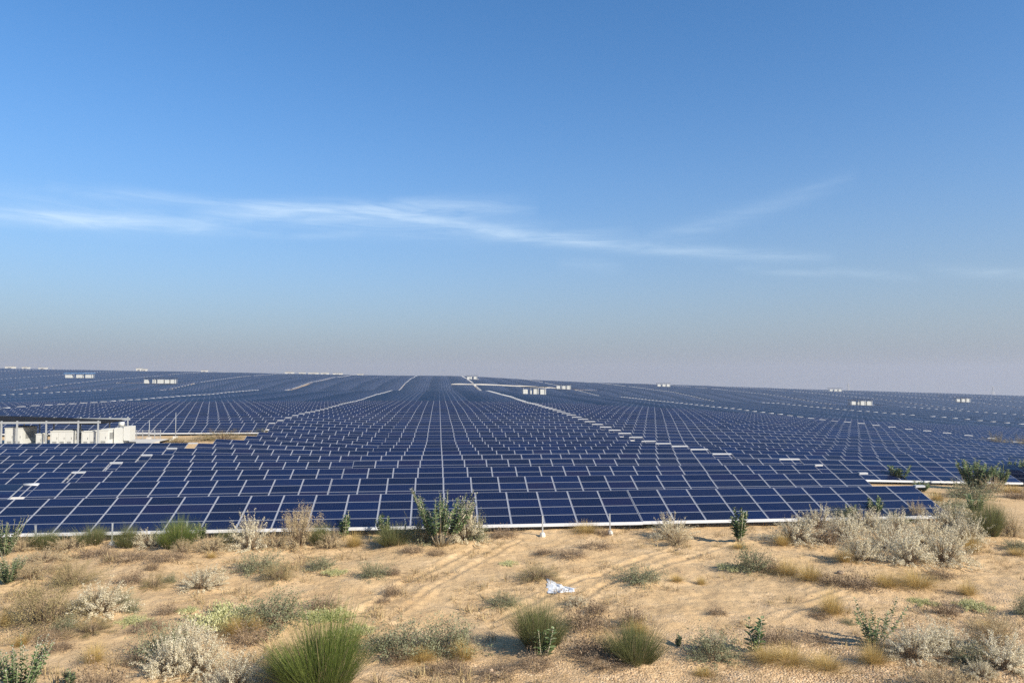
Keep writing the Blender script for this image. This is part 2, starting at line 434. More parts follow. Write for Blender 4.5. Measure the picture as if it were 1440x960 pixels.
def chunks(n):
    k = max(1, round(n / 10)); q = [n // k] * k
    for i in range(n - sum(q)): q[i] += 1
    return q
BLOCKS = [  # name, left x, number of modules
    ('outer left block', -372.0, 42), ('outer left block', -284.0, 42), ('outer left block', -196.0, 42), ('left block', -106.4, 38), ('centre block', -28.1, 28),
    ('right block', 30.95, 41), ('outer right block', 116.4, 45), ('outer right block', 211.0, 45), ('outer right block', 305.5, 45), ('outer right block', 399.5, 45),
    ('outer right block', 493.5, 45), ('outer right block', 587.5, 45), ('outer right block', 681.5, 45), ('outer right block', 775.5, 45), ('outer right block', 869.5, 45)]
for k in range(8): BLOCKS.append(('outer left block', -372.0 - 88.5 * (k + 1), 42))
TRAY = {'centre block': 2.05, 'left block': 1.0, 'outer left block': 2.0, 'right block': 2.0, 'outer right block': 2.5}
tables = []      # dict per table
for n in range(1, 150):
    D = D1 + PITCH_ROW * (n - 1)
    if D > 1062: break
    for bi, (bname, bx, bn) in enumerate(BLOCKS):
        x, cnt = bx, bn
        if bname == 'centre block':
            if n <= 4: cnt = 30
            elif 9 <= n <= 12: x += MPX; cnt -= 1
        if bname == 'right block':
            if n < 4: continue
            if n == 4: x += 2 * MPX; cnt -= 2
        if 'outer right' in bname and n < 4: continue
        if bname == 'left block': x += 77.3 - 38 * MPX
        xx = x; q = chunks(cnt)
        for ti, m in enumerate(q):
            x0, x1 = xx, xx + m * MPX; xx = x1
            xc = (x0 + x1) / 2
            p0 = project(x0, D, 0); p1 = project(x1, D, 0)
            if not p0 or not p1 or p1[0] < -90 or p0[0] > 1530: continue
            if cleared(x0, x1, D, n): continue
            za = float(terrain(x0 + 1, D + 1.5)); zb = float(terrain(x1 - 1, D + 1.5))
            side = 'right' if 'left' in bname else 'left'
            rank = (len(q) - ti) if side == 'right' else ti + 1
            inside = p1[0] > 4 and p0[0] < 1436
            tray = 0
            if ti == len(q) - 1:
                tray = TRAY.get(bname, 2.1)
                if bname == 'centre block' and n <= 3: tray = .7
                if bname == 'left block' and (n == 1 or 8 <= n <= 12): tray = 0
            tables.append(dict(tray=tray, n=n, D=D, x0=x0, x1=x1, m=m, za=za, zb=zb, b=bname, bi=bi, side=side, rank=rank, inside=inside, dist=p0[2] + abs(xc) * .15))
jit = np.random.default_rng(5)
for t in tables: t['dz'] = float(jit.normal(0, .025))
ins = sorted([t for t in tables if t['inside']], key=lambda t: t['dist'])
near = ins[:300]; ids = {id(t) for t in near}
far = [t for t in tables if id(t) not in ids]
# ranks of a block's tables are counted over what is there, per row
for t in near:
    sub = t['b']
    if sub.startswith('outer'):
        k = sorted({q['bi'] for q in near if q['b'] == sub}, key=lambda b: abs(BLOCKS[b][1])).index(t['bi'])
        sub = ('outer ' if k == 0 else 'far ' if k == 1 else 'farthest ') + ('left' if 'left' in sub else 'right') + ' block'
    t['lab'] = f"solar table in {ordw(t['n'])} row from the sand, {sub}, {ordw(t['rank'])} from its {t['side']} end"
tray_pool = {}
for t in near:
    K = table_meshes(t['m']); xc = (t['x0'] + t['x1']) / 2
    ang = -math.atan2(t['zb'] - t['za'], t['x1'] - t['x0'] - 2)
    root = empty('solar_table', (xc, t['D'], (t['za'] + t['zb']) / 2 + t['dz']), (0, ang, 0))
    tag(root, t['lab'], 'solar table', 'solar tables standing in rows across the desert')
    if t['tray']:
        w_ = round(t['tray'], 2)
        if w_ not in tray_pool:
            b_ = MB(); c_ = slope(0, 3.85, .06); b_.box(0, w_, c_[1] - .10, c_[1] + .22, c_[2] - .06, c_[2] + .07); tray_pool[w_] = b_.mesh('cable_tray', [M['tray']])
        link('cable_tray', tray_pool[w_], root, (K['L'] / 2 + .01, 0, 0))
    detailed = t['n'] <= 5 or (t['n'] <= 6 and t['b'] == 'right block')
    link('joint_frame', K['joint'], root)
    link('eave_rail', K['eave'], root)
    if detailed:
        for i in range(t['m']):
            for j in range(4):
                p = slope(K['x0'] + i * MPX + MW / 2, j * MPY)
                link('solar_module', ME_MODULE, root, (p[0], p[1], p[2]))
        link('purlin', K['purl'], root)
        if t['n'] == 1 or (t['b'] == 'right block' and t['n'] == 4):
            for x in K['xs']:
                link('leg', K['lf'], root, (x, 0, 0)); link('leg', K['lr'], root, (x, 0, 0))
        else: link('leg_row', K['legs'], root)
    else:
        link('module_array', K['arr'], root)
        link('leg_row', K['legs'], root)

# all the farther tables: one mass
V = []; Q = []; MI = []; UVs = []
for t in far:
    x0, x1, D, n = t['x0'] + .02, t['x1'] - .02, t['D'], t['m']
    za, zb = t['za'] + t['dz'], t['zb'] + t['dz']
    run, rise = 4.02 * CT, 4.02 * ST
    b = len(V)
    V += [(x0, D, za + Z0), (x1, D, zb + Z0), (x1, D + run, zb + Z0 + rise), (x0, D + run, za + Z0 + rise)]
    V += [(x0, D + .02, za + Z0 - .07), (x1, D + .02, zb + Z0 - .07), (x1, D + run + .02, zb + Z0 + rise - .07), (x0, D + run + .02, za + Z0 + rise - .07)]
    r0 = random.randint(0, 900) * 1.0; c0 = random.randint(0, 900) * 1.0
    Q.append((b, b + 1, b + 2, b + 3)); MI.append(0); UVs += [(r0, c0), (r0 + n, c0), (r0 + n, c0 + 4), (r0, c0 + 4)]
    Q.append((b + 7, b + 6, b + 5, b + 4)); MI.append(1); UVs += [(0, 0)] * 4
    for k in range(4):
        q = (k + 1) % 4
        Q.append((b + 4 + k, b + 4 + q, b + q, b + k)); MI.append(2 if k == 0 else 1); UVs += [(0, 0)] * 4
    if t['tray']:
        c = len(V); ya, yb = D + 3.5, D + 3.75; za_, zb_ = zb + Z0 + 3.85 * ST - .02, zb + Z0 + 3.85 * ST + .12
        for zz in (za_, zb_): V += [(x1 + .03, ya, zz), (x1 + t['tray'], ya, zz), (x1 + t['tray'], yb, zz), (x1 + .03, yb, zz)]
        for e in range(4):
            g = (e + 1) % 4
            Q.append((c + e, c + g, c + 4 + g, c + 4 + e)); MI.append(3); UVs += [(0, 0)] * 4
        Q.append((c + 4, c + 5, c + 6, c + 7)); MI.append(3); UVs += [(0, 0)] * 4
    for k in range(4):
        fx = .08 + .28 * k; x = x0 + (x1 - x0) * fx; zg = za + (zb - za) * fx
        for s in (.8, 3.2):
            y = D + s * CT; zt = zg + Z0 + s * ST - .07; c = len(V)
            for zz in (zg - .5, zt): V += [(x - .05, y - .05, zz), (x + .05, y - .05, zz), (x + .05, y + .05, zz), (x - .05, y + .05, zz)]
            for e in range(4):
                g = (e + 1) % 4
                Q.append((c + e, c + g, c + 4 + g, c + 4 + e)); MI.append(1); UVs += [(0, 0)] * 4
me = np_mesh('distant_solar_tables', np.array(V), np.array(Q), [M['farcell'], M['steel'], M['rail'], M['tray']], MI, np.array(UVs, dtype=np.float32))
tag(link('distant_solar_tables', me), 'mass of far dark blue solar tables covering the land to the horizon', 'solar tables', None, 'stuff')

# ------------------------------------------------------------------ plants
rng = np.random.default_rng(3)
def blades(n, base_r, L, Lv, splay, w, droop, seed, bias=1.0, flat=1.0):
    """n tapering stems from a small base, spreading as a dome; returns verts, quads"""
    g = np.random.default_rng(seed)
    az = g.random(n) * 2 * np.pi; th = splay * g.random(n) ** bias
    ln = L * (1 - Lv + 2 * Lv * g.random(n)) * (1 + .25 * np.cos(az * 3 + seed) * np.sin(th))
    br = base_r * np.sqrt(g.random(n)); ba = az + g.normal(0, .6, n)
    p0 = np.stack([br * np.cos(ba), br * np.sin(ba), -.03 + 0 * br], 1)
    d = np.stack([np.sin(th) * np.cos(az), np.sin(th) * np.sin(az), np.cos(th) * flat], 1)
    side = np.stack([-np.sin(az), np.cos(az), 0 * az], 1); tw = g.random(n)[:, None] * 2 - 1
    side = side + d * 0 + np.stack([tw[:, 0] * np.cos(az), tw[:, 0] * np.sin(az), 0 * az], 1); side /= np.linalg.norm(side, axis=1)[:, None]
    wob = g.normal(0, .06, (n, 3)) * ln[:, None]
    pts = [p0, p0 + d * ln[:, None] * .45 + wob * .5, p0 + d * ln[:, None] + wob - np.array([0, 0, 1.0]) * (droop * ln * np.sin(th) ** 1.5)[:, None]]
    ws = [w, w * .8, w * .25]
    V = np.zeros((n, 6, 3))
    for k in range(3):
        V[:, 2 * k] = pts[k] - side * ws[k] / 2; V[:, 2 * k + 1] = pts[k] + side * ws[k] / 2
    b = (np.arange(n) * 6)[:, None]
    q = np.concatenate([b + np.array([0, 1, 3, 2]), b + np.array([2, 3, 5, 4])], 0)
    return V.reshape(-1, 3), q, pts
def flecks(C, size, seed, aspect=1.6, upw=0.0):
    """small leaf-like quads at the points C"""
    g = np.random.default_rng(seed); n = len(C)
    a = g.normal(0, 1, (n, 3)); a[:, 2] += upw; a /= np.linalg.norm(a, axis=1)[:, None]
    b = np.cross(a, g.normal(0, 1, (n, 3))); b /= np.linalg.norm(b, axis=1)[:, None]
    s = (size * (.6 + .8 * g.random(n)))[:, None]
    V = np.stack([C - a * s * aspect / 2, C + b * s / 2, C + a * s * aspect / 2, C - b * s / 2], 1).reshape(-1, 3)
    q = (np.arange(n) * 4)[:, None] + np.array([0, 1, 2, 3])
    return V, q
def joinvq(lst):
    V = []; Q = []; k = 0
    for v, q in lst: V.append(v); Q.append(q + k); k += len(v)
    return np.concatenate(V), np.concatenate(Q)

def mk_broom(seed, mat, n=4200):
    """broom of fine upright stems in several leaning bunches"""
    g = np.random.default_rng(seed); vs_ = []; nb = 13
    for k in range(nb):
        m = int(n / nb * g.uniform(.5, 1.4)); v, q, _ = blades(m, .13, .93 * g.uniform(.62, 1.08), .3, g.uniform(.5, .95), .0058, g.uniform(.15, .45), seed * 31 + k, .8)
        a = 2 * math.pi * k / nb + g.uniform(-.3, .3); ln = g.uniform(.15, .85) if k else 0
        lean = np.array([math.cos(a), math.sin(a)]) * ln
        v[:, 0] += lean[0] * v[:, 2] * .8 + lean[0] * .46; v[:, 1] += lean[1] * v[:, 2] * .8 + lean[1] * .46; v[:, 2] *= 1 - .22 * ln
        vs_.append((v, q))
    v, q = joinvq(vs_)
    v2, q2, _ = blades(260, .35, .6, .45, 1.45, .012, .1, seed + 50)
    return {'foliage': np_mesh('foliage', v, q, [mat]), 'stems': np_mesh('stems', v2, q2, [M['twig']])}
def mk_plume(seed, mat, stem=None, dens=115, size=.019, sprd=.045):
    """dry bush with bleached plumes at the ends of its stems"""
    g = np.random.default_rng(seed); n = 150
    v, q, pts = blades(n, .22, .88, .3, 1.45, .022, .22, seed, .75)
    C = []
    for k in range(n):
        if g.random() < .12: continue
        a, b = pts[1][k], pts[2][k]
        m = int(dens * (.5 + g.random()))
        t = (g.random(m) ** .6)[:, None] * 1.12
        C.append(a + (b - a) * t + g.normal(0, sprd, (m, 3)) + np.array([0, 0, .02]))
    C = np.concatenate(C); C[:, 2] = np.maximum(C[:, 2], .01)
    fv, fq = flecks(C, size, seed + 9, 1.5, .5)
    v2, q2, _ = blades(120, .2, .6, .3, 1.4, .014, .1, seed + 5)
    sv, sq = joinvq([(v, q), (v2, q2)])
    return {'foliage': np_mesh('foliage', fv, fq, [mat]), 'stems': np_mesh('stems', sv, sq, [stem or M['twig']])}
def mk_puff(seed, mat, n=170, size=.021):
    """dry bush whose many branchlets end in ragged fluffy plumes"""
    g = np.random.default_rng(seed)
    lobes = g.normal(0, 1, (9, 3)); lobes[:, 2] = np.abs(lobes[:, 2]) * .8 + .15; lobes /= np.linalg.norm(lobes, axis=1)[:, None]
    v, q, pts = blades(n, .2, .86, .3, 1.45, .016, .2, seed, .7)
    FV = []; FQ = []; off = 0
    for k in range(n):
        dk = pts[2][k] / np.linalg.norm(pts[2][k])
        if (lobes @ dk).max() < .78 and g.random() < .6: continue
        c0, c1 = pts[1][k], pts[2][k]; r = g.uniform(.022, .05); m = int(g.uniform(40, 110))
        t = (.25 + .85 * g.random(m))[:, None]
        d = g.normal(0, 1, (m, 3)); dn = d / np.linalg.norm(d, axis=1)[:, None]
        C = c0 + (c1 - c0) * t + d * r * .8; C[:, 2] = np.maximum(C[:, 2], .01)
        nrm = dn + .8 * dk + g.normal(0, .6, (m, 3)); nrm /= np.linalg.norm(nrm, axis=1)[:, None]
        a = np.cross(nrm, g.normal(0, 1, (m, 3))); a /= np.linalg.norm(a, axis=1)[:, None]; b = np.cross(nrm, a)
        s_ = (size * (.5 + 1.0 * g.random(m)))[:, None]
        FV.append(np.stack([C - a * s_ * .9, C + b * s_ * .42, C + a * s_ * .9, C - b * s_ * .42], 1).reshape(-1, 3))
        FQ.append((np.arange(m) * 4)[:, None] + np.array([0, 1, 2, 3]) + off); off += m * 4
    v2, q2, _ = blades(160, .2, .7, .3, 1.4, .012, .1, seed + 5)
    sv, sq = joinvq([(v, q), (v2, q2)])
    return {'foliage': np_mesh('foliage', np.concatenate(FV), np.concatenate(FQ), [mat]), 'stems': np_mesh('stems', sv, sq, [M['twig']])}
def mk_sage(seed, mat):
    g = np.random.default_rng(seed); n = 150
    v, q, pts = blades(n, .3, .85, .35, 1.5, .014, .12, seed, .8)
    C = []
    for k in range(n):
        m = 30; t = g.random(m)[:, None]
        C.append(pts[0][k] + (pts[2][k] - pts[0][k]) * (.25 + .8 * t) + g.normal(0, .05, (m, 3)))
    C = np.concatenate(C); C[:, 2] = np.maximum(C[:, 2], .01)
    fv, fq = flecks(C, .025, seed + 2, 2.2, .6)
    return {'foliage': np_mesh('foliage', fv, fq, [mat]), 'stems': np_mesh('stems', v, q, [M['twig']])}
def mk_tuft(seed, mat, n=1100, w=.0055):
    v, q, _ = blades(n, .22, .95, .35, 1.2, w, .35, seed, .8)
    return {'': np_mesh('grass_tuft', v, q, [mat])}
def mk_twigs(seed):
    g = np.random.default_rng(seed)
    v, q, pts = blades(170, .35, .85, .4, 1.5, .013, .1, seed, .6)
    v2, q2, p2 = blades(170, .5, .5, .4, 1.5, .012, .1, seed + 1, .5)
    C = np.concatenate([pts[2], pts[1], p2[2]]); C[:, 2] = np.maximum(C[:, 2], .01)
    C = np.repeat(C, 3, 0) + g.normal(0, .05, (len(C) * 3, 3))
    fv, fq = flecks(C, .03, seed + 3, 2.5)
    vv, qq = joinvq([(v, q), (v2, q2), (fv, fq)])
    return {'': np_mesh('dead_shrub', vv, qq, [M['brown']])}
def leaf(V, Q, p, d, n, L, W):
    """ovate folded leaf, 8 points / 4 quads"""
    d = d.normalized(); s = d.cross(n)
    if s.length < 1e-3: s = Vector((1, 0, 0))
    s.normalize(); nn = s.cross(d)
    b = len(V)
    ctr = [p, p + d * L * .35 - nn * W * .04, p + d * L * .75 - nn * W * .1, p + d * L - nn * W * .22]
    lft = [p + d * L * .3 + s * W * .5 + nn * W * .14, p + d * L * .72 + s * W * .42 + nn * W * .06]
    rgt = [p + d * L * .3 - s * W * .5 + nn * W * .14, p + d * L * .72 - s * W * .42 + nn * W * .06]
    V += [tuple(x) for x in ctr + lft + rgt]
    Q += [(b, b + 4, b + 1, b + 6)]
    Q += [(b + 1, b + 4, b + 5, b + 2), (b + 1, b + 2, b + 7, b + 6), (b + 2, b + 5, b + 3, b + 7)]
def mk_milkweed(seed, nst=9, bare=.18, spread=.5, lsize=.17, buds=True, thick=.018, pairs=15, trunks=0, lo=.25):
    """tall upright plant with stiff pale stems and opposite oval leaves, unit height"""
    g = random.Random(seed); st = MB(); V = []; Q = []; BC = []
    for k in range(nst):
        az = 2 * math.pi * k / nst + g.uniform(-.5, .5); sp = spread * g.uniform(lo, 1.0); h = g.uniform(.62, 1.0)
        pts = []
        for i in range(5):
            t = i / 4; r = .05 + sp * h * (t ** .85) * .6
            pts.append(Vector((r * math.cos(az + .15 * t), r * math.sin(az + .15 * t), h * t - .03)))
        st.tube(pts, [thick * (1 - .65 * i / 4) for i in range(5)], 5)
        for i in range(pairs):
            t = bare + (1 - bare) * (i + g.random() * .5) / pairs
            x = t * 4; i0 = min(int(x), 3); p = pts[i0].lerp(pts[i0 + 1], x - i0); ax = (pts[i0 + 1] - pts[i0]).normalized()
            a0 = (i % 2) * math.pi / 2 + g.uniform(-.3, .3)
            for e in (0, math.pi):
                if g.random() < .08: continue
                o = Vector((math.cos(a0 + e), math.sin(a0 + e), 0)); d = (o + ax * g.uniform(.35, 1.1)).normalized()
                L = lsize * g.uniform(.65, 1.1) * (1 - .45 * max(0, t - .7) / .3)
                leaf(V, Q, p, d, ax + Vector((g.uniform(-.4, .4), g.uniform(-.4, .4), .2)), L, L * .62)
        if buds:
            for _ in range(6): BC.append(pts[-1] + Vector((g.gauss(0, .018), g.gauss(0, .018), g.uniform(-.02, .03))))
    for k in range(trunks):
        az = 2 * math.pi * k / trunks + .4; sp = spread * (.35 + .5 * (k % 3) / 2)
        pts = [Vector(((.02 + sp * .42 * t) * math.cos(az), (.02 + sp * .42 * t) * math.sin(az), .62 * t - .03)) for t in (0, .35, .7, 1)]
        st.tube(pts, [.017, .013, .010, .006], 6)
    V, Q = np.array(V), np.array(Q); mi = np.zeros(len(Q), int)
    if buds:
        v, q = flecks(np.array([tuple(c) for c in BC]), .016, seed, 1.2)
        mi = np.concatenate([mi, np.ones(len(q), int)]); Q = np.concatenate([Q, q + len(V)]); V = np.concatenate([V, v])
    out = {'leaves': np_mesh('leaves', V, Q, [M['milk'], M['bud']], mi), 'stems': st.mesh('stems', [M['bark']], True)}
    return out
def mk_creeper(seed, dead=False):
    g = np.random.default_rng(seed); C = []; st = []
    for k in range(16):
        a = g.random() * 2 * np.pi; p = np.array([0.0, 0.0]); n = 12
        for i in range(n):
            a += g.normal(0, .35); p2 = p + .085 * np.array([np.cos(a), np.sin(a)])
            st.append(((p[0], p[1], .02), (p2[0], p2[1], .02))); p = p2
            for _ in range(16): C.append((p[0] + g.normal(0, .06), p[1] + g.normal(0, .06), .03 + abs(g.normal(0, .055))))
    fv, fq = flecks(np.array(C), .03, seed, 1.5, .2)
    P = np.array([a for a, b in st]); B = np.array([b for a, b in st]); n = len(P)
    up_ = np.array([0, 0, .014])
    V = np.stack([P, B, B + up_, P + up_], 1).reshape(-1, 3)
    return {'leaves': np_mesh('leaves', fv, fq, [M['creeper']]), 'runners': np_mesh('runners', V, (np.arange(n) * 4)[:, None] + np.array([0, 1, 2, 3]), [M['bark']])}

LIB = {
    'broom': ('broom_shrub', 'shrub', .84, 1.6, [mk_broom(s, M['broom']) for s in (1, 2)]),
    'olive': ('olive_shrub', 'shrub', .95, 1.5, [mk_plume(s, M['dome'], None, 105, .015, .06) for s in (3, 4, 5)]),
    'obroom': ('broom_shrub', 'shrub', .84, 1.6, [mk_broom(6, M['olive']), mk_broom(7, M['olive'])]),
    'white': ('bleached_bush', 'bush', .95, 1.5, [mk_puff(s, M['white_dry']) for s in (11, 12, 13, 14)]),
    'tan': ('dry_bush', 'bush', .95, 1.5, [mk_puff(15, M['tan_dry'], 170, .018), mk_plume(16, M['tan_dry'], None, 105, .018), mk_puff(17, M['tan_dry'], 190, .016)]),
    'sage': ('sage_shrub', 'shrub', .95, 1.5, [mk_sage(s, M['sage']) for s in (21, 22, 23)]),
    'tuft': ('grass_tuft', 'grass tuft', .95, 1.3, [mk_tuft(s, M['straw']) for s in (31, 32, 33)]),
    'dead': ('dead_shrub', 'dead shrub', .75, 1.6, [mk_twigs(s) for s in (41, 42, 43)]),
    'milk': ('milkweed_plant', 'plant', 1.0, .75, [mk_milkweed(51), mk_milkweed(52, 7, .12, .6), mk_milkweed(53, 12, .2, .75)]),
    'milkbig': ('milkweed_bush', 'bush', 1.0, 1.15, [mk_milkweed(55, 40, .36, 1.15, .072, True, .005, 20, 6, .05)]),
    'milkthick': ('milkweed_bush', 'bush', 1.0, 1.1, [mk_milkweed(56, 34, .1, .95, .072, True, .007, 24), mk_milkweed(57, 32, .08, 1.0, .078, True, .007, 23)]),
    'milkopen': ('milkweed_plant', 'plant', 1.0, 1.0, [mk_milkweed(59, 9, .12, .9, .085, False, .009, 22)]),
    'milkthin': ('milkweed_sapling', 'plant', 1.0, .36, [mk_milkweed(58, 3, .05, .3, .17, False, .014, 14)]),
    'milkdense': ('milkweed_bush', 'bush', 1.0, 1.1, [mk_milkweed(71, 46, .05, 1.0, .105, False, .007, 24), mk_milkweed(72, 40, .05, 1.0, .11, False, .007, 22)]),
    'creeper': ('ground_creeper', 'creeper', .16, 1.6, [mk_creeper(s) for s in (61, 62, 63)]),
}
_pick = {}
def plant(kind, px, py, wpx, hpx, label, group=None):
    name, cat, hu, wu, var = LIB[kind]
    x, y, t = at(px, py)
    k = _pick.get(kind, 0); _pick[kind] = k + 1
    m = var[k % len(var)]
    w = wpx * t / F; h = hpx * t / F * 1.03
    if kind == 'creeper': h = w * .16
    s = (w / wu, w / wu, h / hu)
    rz = random.uniform(0, 6.28)
    pend.append((m, name, cat, x, y, s, rz, label, group, w))
pend = []
